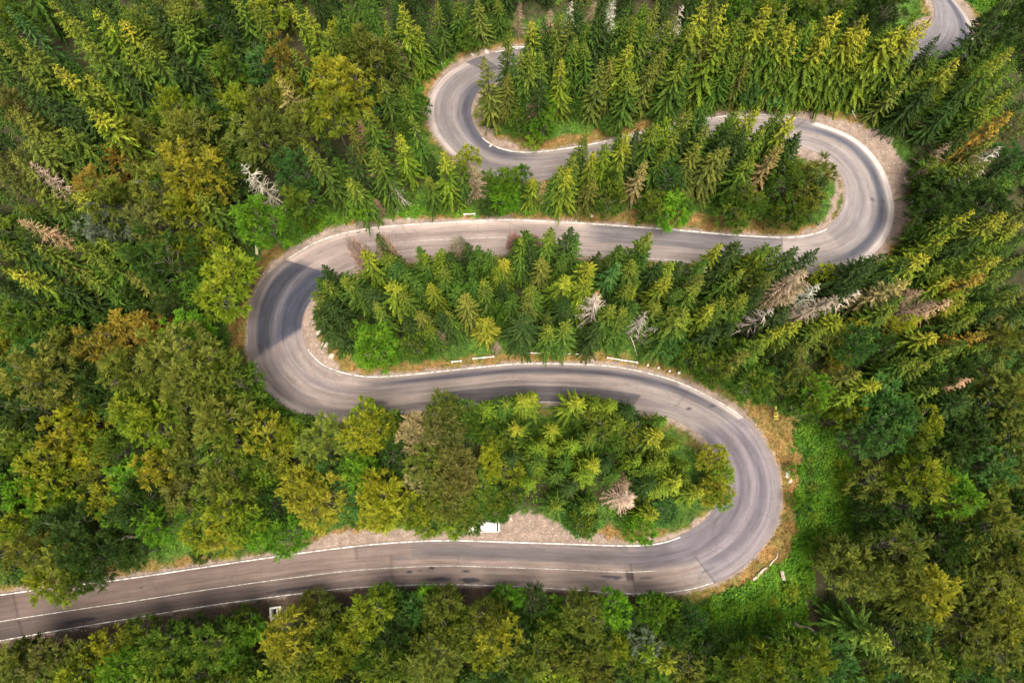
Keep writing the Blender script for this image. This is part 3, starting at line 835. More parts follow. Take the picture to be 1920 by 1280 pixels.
COLS = {  # crown base colour, tint of young tips, word
    'g': ((0.042, 0.085, 0.009), .25, "mid green"), 'd': ((0.024, 0.048, 0.008), .0, "dark green"), 'y': ((0.090, 0.135, 0.009), .45, "yellow-green"),
    'l': ((0.064, 0.108, 0.009), .75, "yellow-tipped green"), 'o': ((0.080, 0.100, 0.015), .15, "olive green"), 'b': ((0.038, 0.090, 0.018), .0, "bluish green"),
    'r': ((0.190, 0.125, 0.016), .15, "rusty orange"), 't': ((.36, .23, .13), .0, "pale tan"), 'Y': ((0.175, 0.200, 0.012), .3, "bright yellow"),
    'k': ((0.155, 0.165, 0.013), .35, "golden olive"), 'G': ((0.065, 0.150, 0.009), .1, "bright green"), 'p': ((0.330, 0.235, 0.175), .0, "pinkish beige"),
    'w': ((0.340, 0.295, 0.250), .0, "bleached pale"), 'n': ((0.200, 0.135, 0.090), .0, "brown"), 'x': ((.33, .29, .25), .0, "grey")}

# every tree seen in the photo: tile origin; kind colour x y [size]; S spruce, K thin spruce, B broad-leaved, D dead spruce with twigs, W bare dead spruce, T bare shrub, U bush
TILES = [((0, 0), """
Sb 20 30;Sy 230 10 24;Sg 340 80 24;Sy 500 40;Sg 560 10;Sl 690 40;Sl 650 110;Sg 10 210 26;Kl 300 320 26;Sy 470 370;Sd 210 500 26;Sy 490 580;So 20 610;Sg 200 670;Sg 310 700;Sg 650 240;Sg 1030 0;Sg 1290 0;Sg 950 100;So 1450 120;Sy 1640 40;Sy 1710 50;
Kt 1560 455;Sg 1070 1070;Sg 1745 800 22;So 0 860;Dp 150 915 20;Dt 120 1205 18;Ww 1345 885 17;Bg 60 90;By 1080 200 150;Bo 840 260 160;Bo 1200 370 140;Bb 1060 400 140;Bg 1280 290 190;Bb 940 440 110;Bn 790 430 110;By 930 560 200;By 1290 550 190;By 1110 590 160;By 1350 440 120;
Bo 720 700 200;Bg 850 640 130;Bo 1020 710 300;Bo 1440 700 270;Br 1560 320 190;Bk 1640 500 170;Bo 1660 660 210;Bk 1840 400 190;By 1820 580 230;Bg 1300 790 150;Bk 1000 900 320;Br 630 870 150;Br 500 1010 220;Bb 530 850 160;Bo 620 1100 240;Sy 400 1080;Sg 170 1080;Bd 1270 960 170;
Bb 1630 950 210;Bg 1640 1090 170;BG 1390 1170 260;Bx 560 1200 210;Bn 830 1210 230;By 1040 1150 210;Bo 1180 980 200;Bn 70 540 210;Bg 30 1240;Bo 850 1000 240;Bo 780 130;Sd 820 30;Sg 430 200;Sg 120 300;Sd 380 550;So 100 740;Sd 600 330;Sg 760 220;Sd 1200 80;Sg 1400 40;Sg 1800 160;Sg 1880 60;Bk 1880 180 130;Sd 0 420;Bn 100 900 200;Bo 1500 560 180;Sd 950 250;Bo 1000 1000 200;Bk 1150 860 180;Dn 1450 1130 9;Uy 1710 1220 90"""),
((640, 0), """
Sg 20 20;Sg 150 50;Sg 100 0;Sy 310 20 19;Sg 230 90;Sy 405 110 20;Sg 545 10 18;Sg 640 20;So 770 10 18;Sg 880 0 18;Sg 915 145 17;Ko 830 325 19;So 930 415 14;Dn 300 235 12;Sy 1090 110 16;Sg 1170 180;Sy 1215 170 14;Sg 1270 90;Sg 1050 300;Sg 1020 325;Sy 1250 310 17;Sg 1290 235;Sl 1380 120 17;So 1455 330 17;Sg 1510 180;So 1530 325 15;Sg 1580 110;Sy 1585 265;
Sl 1700 20;Sg 1720 110;Ko 1745 295 18;So 1805 250;Sg 1845 140;Sg 1600 40;So 1770 0;Sg 1890 330;Dn 1075 540 11;Sg 1355 760;Sy 1420 830;Sy 1255 940 14;Sg 1690 110;Kt 1695 890 15;So 1400 960;Bg 1520 680 110;Sg 1760 650;Sy 1830 660;Sy 1600 740;Sg 1790 820;Bg 700 170 110;By 735 220 60;Bg 990 540 100;Bg 1000 660 100;BG 1130 560 110;BG 1140 670 110;By 1080 770 90;Bo 130 240 260;Bk 60 440 230;Bo 180 330 230;
Bg 1320 590 70;Bg 1500 980 130;Sg 1200 940;Bg 1510 1080 150;Bg 1740 1130 150;BG 1850 1150 180;Bb 1850 960 150;BG 920 1000 150;BG 925 1090 130;Bg 1000 970 110;Sy 1065 990 10;Kt 1130 1010 8;Sg 225 420 15;Sg 330 440 15;Bb 120 540 150;Kk 150 610 12;Dt 95 680 9;Ky 310 740 16;Kt 420 750 9;Bg 350 690 110;Sg 190 860;Sd 20 800 20;Dn 170 930 11;Wx 300 1020 8;Ky 550 830 19;Dn 640 920 13;Dn 740 910 14;BY 715 880 120;
Sg 630 850;BG 110 1120 130;Dn 190 1110 10;Dn 990 30 14;Wx 1290 0 14;Dn 1400 0 14;Dx 1525 0 13;Dn 1150 50 14;Wx 1890 10 14;Sd 1340 30;Sd 1480 20;Dn 1060 90 13;Sd 1450 60;Sg 1150 280;Sg 1340 210;Sg 1420 220;Sg 1640 380;Sg 1640 180;Sd 1100 420;Sg 960 310;Sd 450 20;Sg 30 160;Sy 1480 800;Sg 1560 760;Sg 1300 880;Sd 1680 740;Sg 1880 760;Bg 830 1000 110;Sg 480 960;Bd 820 1130 100;Sg 60 980;Bg 430 560 110;Sg 460 480;Sg 410 640;Ug 1550 730 80;Ug 1400 1100 90"""),
((1280, 0), """
Sy 140 30 18;Sy 230 40;Sg 350 60;Sg 20 180;Ky 220 175 20;Sl 330 170;Sl 560 110;Sl 500 175;Sl 650 75;Sl 660 200 18;Sl 740 100;Sl 900 90;Sl 1035 80;Sy 1210 120;Sl 1300 120;Sl 1360 115;Sl 730 180;Sl 850 190;Sl 835 255 17;Sy 890 250;Sl 970 240 17;Sy 970 205;Sl 1050 200;Sl 1150 170;Sl 1240 230;Sl 1310 245;Sy 1160 330;Sg 1240 360;Ko 1250 440;Sl 1430 285;Sl 1550 320 21;Sd 1470 210;Sg 1600 230;
Sl 1790 240;Sl 1860 285 23;Sl 1870 330;Sg 1740 205;Sg 1800 420;Ko 1890 470;Sy 1820 540;Kr 1820 625 16;Sg 1700 600;So 1760 740;Bb 1830 850 150;Wx 1780 830 13;Wn 1500 810 13;Sg 1680 890 18;Sg 1580 900;Sg 1850 980;Sd 1700 1000;Bb 380 480 140;Bb 560 500 150;Bg 1400 540 130;Bg 650 500 120;Bg 700 20 190;Bg 880 30 190;Bd 1020 60 160;Bd 1150 20 200;Bo 1320 50 150;Bg 480 50;Bd 1850 100 200;Bd 1780 190;Bd 1700 30;Sd 1890 20;
Sy 230 530 15;Sg 150 560;Sg 50 620;Sy 340 590;Sy 430 590;Sl 660 620 17;Sl 560 625;Sd 780 735 14;Sg 530 640;Sg 110 600;So 70 830;So 190 830;So 290 820 16;Kt 570 800 17;Sg 640 760;Sd 700 750;Sd 850 1020 13;Sg 380 880;Sg 480 700;Bg 350 1090 160;Bg 310 1170 170;Bg 540 1190 110;Bo 760 950 170;Bo 700 1080 150;Bg 600 960 160;Bg 650 1150 140;Bg 10 1140 110;Bg 420 1140 110;Sl 1610 1200 20;Sl 1810 1200 20;Sg 1480 1230;Sl 1890 1265;
Bd 1560 1070 240;Bd 1450 1150 200;Bg 1410 960 150;Bd 1720 1130 200;Sg 1350 840 15;Sg 1330 400;Sd 1420 450 18;Sg 1010 330;Sd 1080 460;So 450 230;So 400 330;Sg 430 430;Sd 780 400;So 590 300;Sg 280 330;Sd 20 400;Sg 60 300;Sd 270 700;Sg 280 640;Sd 880 430;So 1000 500;Sd 1560 560;Sd 1640 450;Sd 1440 640 16;Sd 1620 700;Sg 1530 700;Bn 1870 700 110;Sd 1890 880;Sd 30 720;Sg 130 700;Sd 380 740;Bd 620 60;Bg 330 10 120;Sd 110 0"""),
((0, 430), """
Sg 190 60;Sl 20 180 27;Sg 560 10;Sg 410 60;Sd 340 0;Bg 600 150 190;Bd 850 160 280;By 1000 130 200;By 1210 60 220;BG 1360 80 230;By 1260 200 230;Bg 1040 330 160;By 1200 370 230;BG 1290 480 190;Bg 120 480 230;Bg 300 490 190;Bk 60 600 160;Br 160 650 120;Bd 250 600 180;Bo 390 620 180;Br 640 570 210;Br 800 530 190;Br 540 660 220;Br 840 620 160;BG 1000 540 190;Bo 930 700 300;Bo 680 760 260;Bo 1100 770 300;Bo 220 780 300;
Bd 400 830 210;Bo 60 830 190;Bg 100 930 190;Bo 1000 890 260;Bg 1270 870 210;BY 400 1060 210;Bk 340 1170 200;By 720 1010 240;By 820 1100 230;Bo 1170 1060 260;Bo 1150 950 170;Bg 1400 990 180;Bg 1350 780 130;Bk 1430 1150 220;Bg 600 1200 190;By 920 1230 130;Sg 1640 1050 8;Sg 1745 985 7;Bo 1790 1160 240;By 1570 1140 150;By 1870 1050 110;Bo 60 1150 190;Bg 150 1230 190;So 700 240 20;Sg 420 240 20;Sd 300 330 18;
Sd 100 90;Sg 500 150 22;Sd 0 330;So 240 130 23;Bg 1110 250 160;Bd 920 430 170;Bd 700 380 170;Bk 20 720 150;By 450 1180 160;Bo 860 830 220;Sg 620 380 14;Bg 1500 1060 130;Ug 1540 1080 90;Bg 1430 20 110;BG 1340 880 100;Bo 1000 1160 180"""),
((640, 430), """
Sd 200 25 15;Sy 110 120;Sg 240 120;Sg 430 95;Sy 550 125;Sd 700 75;Sg 760 90;Sg 980 60;Sg 1035 10;Sg 1160 0 15;Sd 1250 10;Sg 1315 20;Sg 1360 0;Bg 1470 20 140;Sd 1600 0;Sg 1700 10;Sd 1790 40;Sg 1870 0;Sl 900 165;Sg 1000 95;Ko 880 20 12;Sb 290 185;Sg 450 165;Sg 50 275;Sb 15 255;Sg 80 310;Sg 400 275;Sg 540 225;Sg 630 185;Sg 720 175;Sy 500 300;Ky 225 275 19;Sg 640 290;Sg 730 275;Sg 820 300;So 680 360;
Sy 870 200;Sg 950 360;Ko 1040 375 15;So 1130 150;Sy 1240 250;Sg 1090 330;Sy 1345 300;Sl 1360 175;Sb 1520 180 15;Sg 1650 185;Sg 1700 110;Ky 1850 180 14;Sy 1830 290;Sy 1650 300;Sg 1600 310;Kr 1430 345 10;Ww 1460 365 17;Ww 1695 490 14;Ww 1755 540 10;Sg 1520 440;So 1160 465 12;So 440 440;Sg 620 455 15;Kk 790 475 14;Bg 890 450 130;Sg 1180 560;Sg 1270 520;Sg 1890 330;Sg 1640 400;Dn 530 560 9;Dn 860 640 6;BG 180 630 220;BG 240 690 130;Bg 100 560 130;
Bg 400 620 150;Bb 1850 610 150;Ko 1740 640 8;Tp 70 70 130;Tp 205 25 110;Tp 640 30 120;Tp 620 105 80;Tp 960 15 90;Tp 1090 45 90;Tr 860 145 60;Tp 290 130 90;Bx 470 930 150;Bo 560 1010 170;Bn 540 1110 230;Bt 430 1120 180;By 130 1050 190;BY 190 1120 210;By 60 1015 110;Bk 90 1180 190;Bg 270 1080 150;Bg 680 1010 130;By 1310 890 170;Bg 1430 950 180;By 1520 960 120;Bg 1400 1040 190;Bk 1830 990 120;By 1810 1060 140;Bg 1480 1110 190;
Bg 1560 1070 150;Bg 1640 1150 200;Bb 1780 1160 100;Bg 1200 1120 170;Bg 1130 1200 150;Bg 950 1200 150;Bg 1300 1200 160;BY 840 1230 100;Bg 1230 1230 140;Bg 1880 1190 130;Sy 810 980 13;Sy 1010 940 14;Sy 1050 960 12;Sg 890 960;Sy 1090 1220;Sy 1310 960 13;Sd 1640 990 11;Sg 350 330;Sd 160 330;Sg 150 440;Sd 350 480;Sd 560 440;Sg 330 220;Sd 600 130;Sg 820 110;Sd 1080 110;Sd 1440 130;Sg 1560 90;Sd 1780 180;Sg 1240 130;Sd 900 300;Sd 1440 540;Sd 1240 380;Sg 480 560 13;Sd 1000 470;Sd 1900 180;Sg 1780 420;Sg 1580 480;Sg 1870 460;Ug 1290 600 80;Bg 720 1080 110;Bd 980 1090 130;Bg 800 1130 110;Sg 1420 1160"""),
((1280, 430), """
Sy 250 75;Sd 330 95;Sl 480 85;Sl 545 90;Sd 690 95;Sd 760 110;BY 820 170 120;BY 815 240 110;Sg 140 170;Wx 100 190 10;Sg 300 240;So 560 175;Ko 520 240 17;So 110 250;Sy 200 420;Sg 250 380;Bg 380 230 170;Sg 385 330;Dp 715 220 18;Dn 690 290 15;Wx 765 335 12;Dp 815 385 15;Wx 985 310 13;Ww 490 450 15;Kt 1220 280 17;Dn 1355 310 13;Sd 1140 140 20;Sl 1355 130 21;Sl 1455 90 20;Sg 1425 190;Sy 1485 20;Bk 1410 250 90;Sl 1560 160;
Sl 1740 150 23;Sl 1785 90;Sg 1840 110;Kr 1680 240 17;Sl 1650 290;Sl 1510 280;Sy 1550 350;Sg 1810 270;Sg 1860 380;Sg 1235 375;Dt 1490 400 12;Dn 1385 390 13;Kk 1580 410;Sy 1660 430;Kr 1655 565 16;Sl 1415 585;BY 1270 510 110;Bk 1170 540 100;Sy 885 490;Bk 1000 530 120;Ky 640 545 16;Ky 530 555 16;Ko 730 635 13;Ko 370 695 18;Br 870 745 70;So 975 800;Sy 1105 865;Sy 980 920;Sg 1335 745;Sg 1285 740;Sy 1680 650;Sg 1480 680;Sg 1570 640;Dt 1610 850 14;Sg 1450 780;
Sd 1700 700;Bb 1790 720 150;Sg 1420 920;Bg 300 430 140;Bo 850 600 140;Bb 1010 640 180;By 900 700 90;Bo 690 800 190;BG 770 900 190;Bb 650 960 130;Bb 640 1030 130;Bg 740 980 180;Bb 1130 960 210;Bb 1200 1040 210;Bb 1070 1090 230;Bb 1180 1130 200;By 960 1040 150;By 900 980 110;By 1360 1100 210;Bg 1300 1170 190;Bo 1790 920 260;Bd 1740 1050 300;Bd 1640 1160 240;Bo 1850 1150 260;Bd 1500 1210 200;Bo 1800 600 220;Bn 1700 560 150;Bb 560 820 150;Bg 200 770 170;
Bg 100 700 160;Bg 420 860 180;Bd 1400 840 170;Bg 270 690 150;Sg 1880 170;Sd 1890 480;Sg 1050 600;Bd 1100 620 150;Sd 1000 260 17;Sd 1250 200;Sg 1150 450;So 1200 440;Sg 1600 500;Sd 1760 450;Sd 1050 160 17;Sd 1640 60;Bg 480 800 130;Bd 560 700 140;Sd 600 440;Sd 450 330;Sg 50 350;Sd 180 560;Sd 60 570;Sg 450 640;Bg 800 1150 150;Bd 1500 1000 190;Bd 1560 820 170;Sd 1620 960 17;Sg 10 500;Sd 250 180;Sg 780 560 13;Sd 420 150"""),
((0, 850), """
Bk 200 60 230;BG 100 250 230;By 250 200 210;By 60 390 200;BY 430 30 150;Bk 570 240 180;BG 700 110 190;BG 690 210 170;BG 650 340 160;Bk 860 100 190;Bo 1000 60 190;Bn 1000 210 190;Bo 1250 200 260;By 1290 340 270;BG 860 380 200;By 1090 440 190;Bk 1210 480 210;Bg 1390 110 180;By 1430 170 170;Bo 1480 30 160;Bk 1560 100 120;Bk 1640 190 210;Bk 1760 240 260;Bb 1830 90 150;BG 1580 470 190;BG 1410 480 160;Bd 1500 300 180;Bg 330 380 150;
Bd 450 290 150;Bd 730 560 150;Bo 80 550 250;Bo 280 570 280;By 240 710 210;Bd 480 600 220;Bg 400 700 170;Bo 660 750 150;Bd 70 1030 180;Bd 90 1140 170;Bd 50 950 150;Bo 60 1210 190;Bn 210 1150 180;Bn 330 1000 110;By 630 970 110;Bk 540 1090 150;Bo 430 1130 160;By 720 880 120;Bg 800 880 110;Bg 900 950 180;Bg 1100 900 180;Bg 1185 840 120;Bg 740 1030 140;Bd 1000 1030 150;Bg 900 1110 210;Bg 1150 1100 210;BG 800 1190 170;Bg 1310 950 130;
BG 1380 1010 120;By 400 1240 180;BG 620 1230 180;Bg 1050 1240 180;BG 1290 1150 130;Bg 1350 1250 150;Bk 1560 1050 220;Bo 1610 1160 210;Bo 1740 840 130;Bo 1790 940 160;BG 1885 770 80;Bg 1850 1050 160;By 1880 1160 170;By 1760 1240 150;Sy 1490 860 6;Bd 1230 1010 130;Bd 1460 1200 130;Bd 1100 560 100;Bn 140 1240 150;Bo 300 1180 150;Bg 1000 1160 150;Bd 230 380 130;Bo 500 120 150;By 340 280 150;Bn 1180 100 160;Bo 1700 1080 140"""),
((640, 850), """
Bg 50 60 150;BG 110 90 170;BY 190 200 190;BY 250 290 230;By 370 340 160;Bk 170 320 170;Bo 440 70 210;Bt 430 140 150;Bn 640 60 210;Bn 620 160 180;Bo 590 270 230;Bg 750 230 210;BY 840 30 110;BY 830 110 100;By 940 80 140;BG 740 340 170;Bg 880 290 150;Bg 950 230 120;Bb 1220 290 110;Bg 1100 70 130;Bg 1390 290 150;Bg 1340 370 140;By 1740 340 170;BG 1680 410 140;Bg 1260 50 150;Bg 1770 60 150;Sg 1090 40 14;Sy 1395 60 14;Sy 1360 110;
Sy 1660 40 12;Sl 1700 100 11;Sy 1810 50;Sy 1790 200 12;Sy 1880 140;Dp 1620 250 11;Wn 1600 160 10;Sd 950 20;Bd 1050 160 110;Sg 1220 120;Sd 1500 60;Sd 1290 170;Sg 1540 120;Sd 1750 170;Bg 60 790 170;Bg 200 760 130;By 120 900 210;By 50 1050 190;Bg 230 830 140;Bd 310 890 150;Bb 380 900 150;BG 470 830 120;BG 480 780 90;Bo 540 900 180;Bo 560 1000 190;By 530 1090 150;Bo 540 1180 230;By 640 950 130;BG 800 770 110;BG 900 820 130;BG 980 830 110;
Bo 830 950 210;Bk 860 1040 200;By 800 1110 160;Bo 700 1060 150;Bd 1080 850 130;BG 1200 880 90;Bg 1220 960 130;By 1150 1020 130;Bo 1390 820 210;Bo 1400 930 210;BG 1530 900 170;Bb 1620 960 120;BG 1760 920 160;BG 1830 890 140;Bd 1890 1000 150;By 1540 1100 160;Bo 1440 1130 140;Bx 1680 1080 160;Bo 1080 1120 170;Bo 1250 1160 170;Bg 1050 1220 170;Bd 1300 1080 130;Sy 1740 1150 14;Sy 1840 1220 14;Bg 350 1190 170;Bg 230 1200 170;Bg 150 1150 150;
Bo 420 1130 140;Bo 950 1160 150;Bg 1640 1190 150;Bg 930 950 120;Bd 1000 1000 150;Bd 1500 1010 130;Ug 1650 870 100;Bb 960 1240 140;Bo 1440 1230 140;Bo 1340 1230 130;Bd 300 1010 160;Bd 430 1000 120"""),
((1280, 850), """
Bk 180 40 130;By 230 120 120;Bk 190 190 130;By 90 220 110;Sy 40 60 11;Sl 30 140 11;BG 220 250 100;BG 720 50 120;Bb 770 160 130;BG 860 190 100;Bg 700 140 110;Sg 1140 70 18;Bo 1110 160 210;Bb 950 60 150;By 1340 130 250;Bo 1440 60 160;BG 1560 200 230;Bg 1700 200 180;Bo 1830 130 150;Bd 1250 270 180;Bd 990 180 160;Bo 1040 540 330;Bd 850 490 240;Bo 1260 560 240;Bo 950 640 230;Bo 1120 700 210;Bo 900 570 190;Bk 1390 790 240;Bo 1250 750 210;
Bo 1300 870 200;Bo 1750 400 260;Bo 1850 560 230;Bd 1600 390 210;Bd 1500 500 190;Bg 1560 690 170;Bo 1740 810 260;Bk 1840 950 230;Bo 1640 950 250;Bo 1780 1110 240;Bg 1610 1090 180;Bo 1490 320 180;Bd 1890 310 170;By 1720 690 90;BG 1550 1210 110;Bb 1700 1230 170;BG 1480 1140 70;Bo 1880 710 180;Bo 1400 1200 170;Bg 480 1070 230;By 520 1170 180;Bg 650 1120 190;By 780 1190 200;Bg 340 1200 210;By 450 1010 110;Bg 560 1250 190;Bg 750 1230 180;
Bb 50 930 150;Bg 60 1020 140;Bd 150 1110 170;Sg 1180 1060 17;Sg 1290 1200 17;So 1430 1240;Bd 1720 960 170;Bd 1450 650 170;Bd 1150 350 180;Bd 720 600 150;Bd 800 340 120;UG 180 900 100;UG 310 880 90;Bd 1080 420 130;Bd 1620 550 150;Bg 1100 1230 150;Bd 1450 430 150;Bd 240 1130 150;UG 640 90 80;UG 640 260 90;Ub 700 320 80;UG 760 270 80""")]
def default_h(px, py):
    if py > 1085: return 15
    if px < 560 and py > 430: return 20
    if px < 780 and py < 430: return 18.5
    if 700 <= px and py < 60: return 18
    if 560 <= px < 1400 and py >= 700: return 13
    if px < 1560 and py >= 430: return 14 + 4 * max(0, min(1, (py - 500) / 90))
    if px > 1420 and py > 850: return 17
    if px > 1560 and py > 430: return 13.5
    if px > 1690: return 13
    return 16
def tip_scale(h): return (CAM_H - h) / CAM_H
entries = []
for (ox, oy), txt in TILES:
    for e in txt.replace("\n", "").split(";"):
        e = e.strip()
        if not e: continue
        q = e.split(); k_, c_ = q[0][0], q[0][1]
        px = ox + float(q[1]) / 2.977; py = oy + float(q[2]) / 2.977
        s_ = float(q[3]) if len(q) > 3 else None
        entries.append([k_, c_, px, py, s_])
rnd = random.Random(11)
trees = []       # dict(kind, colour, x, y, h, w)
occ = []
OPEN = [[(190, 1000), (265, 995), (275, 1035), (195, 1035)], POLY_DIRT[0], POLY_DIRT[1], [(1485, 830), (1545, 830), (1590, 900), (1590, 970), (1545, 1010), (1520, 1050), (1515, 1140), (1420, 1175), (1350, 1160), (1330, 1130), (1420, 1080), (1480, 1010), (1490, 920)]]
def road_clear(x, y, need):
    d = road_info(x, y)[0]
    if d <= need: return False
    if need == .3: return True
    u, v, _ = proj(x, y, 0.0); u = np.array([u]); v = np.array([v])
    return not any(inpoly(u, v, pl)[0] for pl in OPEN)
# the dense row of spruces in front of the hidden top road
for q in range(34):
    bx_ = 1010 + q * 20.5; by_ = 183 + rnd.uniform(-5, 5) - (10 if bx_ > 1600 else 0)
    h_ = rnd.uniform(15.5, 20); f_ = CAM_H / (CAM_H - h_)
    entries.append(['S', rnd.choice('gogd' if bx_ < 1300 else 'llyg'), 960 + (bx_ - 960) * f_, 920 + (by_ - 920) * f_, h_])
def base_row(pts, hlo, hhi, cols):
    for bx_, by_ in pts:
        h_ = rnd.uniform(hlo, hhi); f_ = CAM_H / (CAM_H - h_)
        entries.append(['S', rnd.choice(cols), 960 + (bx_ - 960) * f_, 920 + (by_ - 920) * f_, h_])
base_row([(640, 540), (630, 562), (626, 586), (628, 610), (640, 634), (660, 652), (650, 575), (655, 605), (668, 630)], 10.5, 13, 'gdgo')
base_row([(1640, 180), (1662, 181), (1684, 183), (1706, 184), (1728, 182), (1748, 178), (1768, 170), (1786, 160), (1675, 196), (1720, 200), (1760, 192)], 8.5, 10.5, 'lygo')
base_row([(1002, 168), (1022, 172), (988, 176)], 13, 16, 'gd')
for k_, c_, px, py, s_ in entries:
    if k_ == 'B' and c_ in 'gbdy' and 960 < px < 1330 and 735 < py < 965 and (s_ or 185) < 185: k_ = 'S'; s_ = rnd.uniform(11.5, 14.5); c_ = rnd.choice('gyyl')
    if k_ in 'SKD' and s_ and s_ > 17 and (px > 1560 or px < 450): s_ *= .8
    if k_ == 'D' and s_ == 11 and c_ == 'p' and px < 1250: s_ = 15
    if 1088 < py < 1200 and k_ == 'B' and px < 1300: py -= 3
    if k_ == 'B' and inpoly(np.array([px]), np.array([py]), OPEN[3])[0]: continue
    hd = default_h(px, py) * rnd.uniform(.92, 1.08)
    if k_ in 'SKDW':
        h = s_ if s_ else hd
        ratio = .17
    elif k_ == 'B':
        dpx = (s_ or 185) / 2.977 * (1.2 if (py > 1085 or (700 < py < 1040 and 860 < px < 1400)) else 1.12)
        h = hd
    elif k_ == 'T': h = 8.0; dpx = s_ / 2.977
    else: h = 4.0; dpx = s_ / 2.977
    if k_ == 'B':
        _, _, dep = proj(*P(px, py, h * .8), h * .8)
        w = dpx * dep / F
        h = min(h, max(6.0, w * 2.6))
        if 700 < py < 1040 and 860 < px < 1400: h = min(h, 8.5)
    best = None
    for f in ((.8, 1, 1.15, 1.3, 1.45, 1.6, 1.8, 2.0, 2.2, 2.5) if k_ == 'T' else (1, .92, 1.06, .85, 1.14, .78, 1.22, .7, .6, .5, .42)):
        hh_ = h * f
        x_, y_ = P(px, py, hh_ * (1.0 if k_ in 'SKDW' else .82))
        if road_clear(x_, y_, (.9 if (px > 980 and py < 260) or py > 720 else 2.1) if k_ in 'SK' and h > 9 else (.2 if k_ == 'T' else (.3 if k_ == 'U' else .9))): best = (x_, y_, hh_); break
    if best is None:
        if k_ == 'T': print('shrub lost', px, py)
        continue
    x_, y_, h = best
    if k_ in 'BTU':
        _, _, dep = proj(x_, y_, h * .8); w = dpx * dep / F / 2
    else: w = 0
    trees.append(dict(k=k_, c=c_, x=x_, y=y_, h=h, w=w, hand=True, px=px, py=py))
for n in range(400):
    px = rnd.uniform(1330, 1600); py = rnd.uniform(820, 1180)
    if sum(t['k'] == 'U' for t in trees) > 34: break
    if not inpoly(np.array([px]), np.array([py]), OPEN[3])[0]: continue
    x_, y_ = P(px, py)
    if road_info(x_, y_)[0] < 4.5 or any((t['x'] - x_) ** 2 + (t['y'] - y_) ** 2 < 3.2 for t in trees if t['k'] == 'U'): continue
    if abs(px - 1471) < 22 and abs(py - 1080) < 25: continue
    w_ = rnd.uniform(.5, 1.3); trees.append(dict(k='U', c=rnd.choice('GGyg'), x=x_, y=y_, h=w_ * rnd.uniform(1.1, 1.8), w=w_, hand=True))
for px, py, w_, h_, c_ in ((876, 956, 3.0, 8.5, 'g'), (852, 968, 2.9, 8, 'y'), (915, 944, 2.4, 8, 'g'), (838, 960, 3.2, 9, 'g'), (800, 966, 3.0, 9, 'y'), (1090, 975, 2.4, 6, 'b')):
    x_, y_ = P(px, py, h_ * .82); trees.append(dict(k='B', c=c_, x=x_, y=y_, h=h_, w=w_, hand=True))
# understorey and margin trees in the gaps
def nearest_ok(x, y, dmin):
    for t in trees:
        r_ = dmin if t['k'] in 'SKDWTU' else max(dmin, t['w'] * .75)
        if (t['x'] - x) ** 2 + (t['y'] - y) ** 2 < r_ * r_: return False
    return True
for n in range(9000):
    px = rnd.uniform(-200, 2120); py = rnd.uniform(-260, 1420)
    x_, y_ = P(px, py)
    inside = 0 < px < 1920 and 0 < py < 1280
    d_ = road_info(x_, y_)[0]
    if d_ < 3.0: continue
    g1, g2 = inpoly(np.array([px]), np.array([py]), POLY_GREEN[0])[0], inpoly(np.array([px]), np.array([py]), POLY_DIRT[1])[0]
    if g1 or g2: continue
    if not nearest_ok(x_, y_, 3.3 if inside else 4.4): continue
    conif = (px > 560 and py < 700) or (px < 330 and py < 600) or rnd.random() < .12
    if px > 1500 and py > 780: conif = rnd.random() < .15
    hbase = default_h(px, py) * (rnd.uniform(.55, .85) if inside else rnd.uniform(.8, 1.05))
    # keep the crown off the road as seen from above
    if d_ < 4.5: hbase *= .6
    k_near = road_info(x_, y_)[2]
    if not 78.3 < k_near < 82.6:
        q_ = (CAM_H - hbase) / CAM_H
        if any(road_info(x_ / (1 - (hbase * f) / CAM_H), y_ / (1 - (hbase * f) / CAM_H))[0] < 1.2 for f in (.5, 1)): continue
    if conif: trees.append(dict(k='S', c=rnd.choice('gdgdo'), x=x_, y=y_, h=hbase, w=0, hand=False))
    else: trees.append(dict(k='B', c=rnd.choice('gdogyb' if inside else 'gogyk'), x=x_, y=y_, h=hbase, w=hbase * .24 + .4, hand=False))

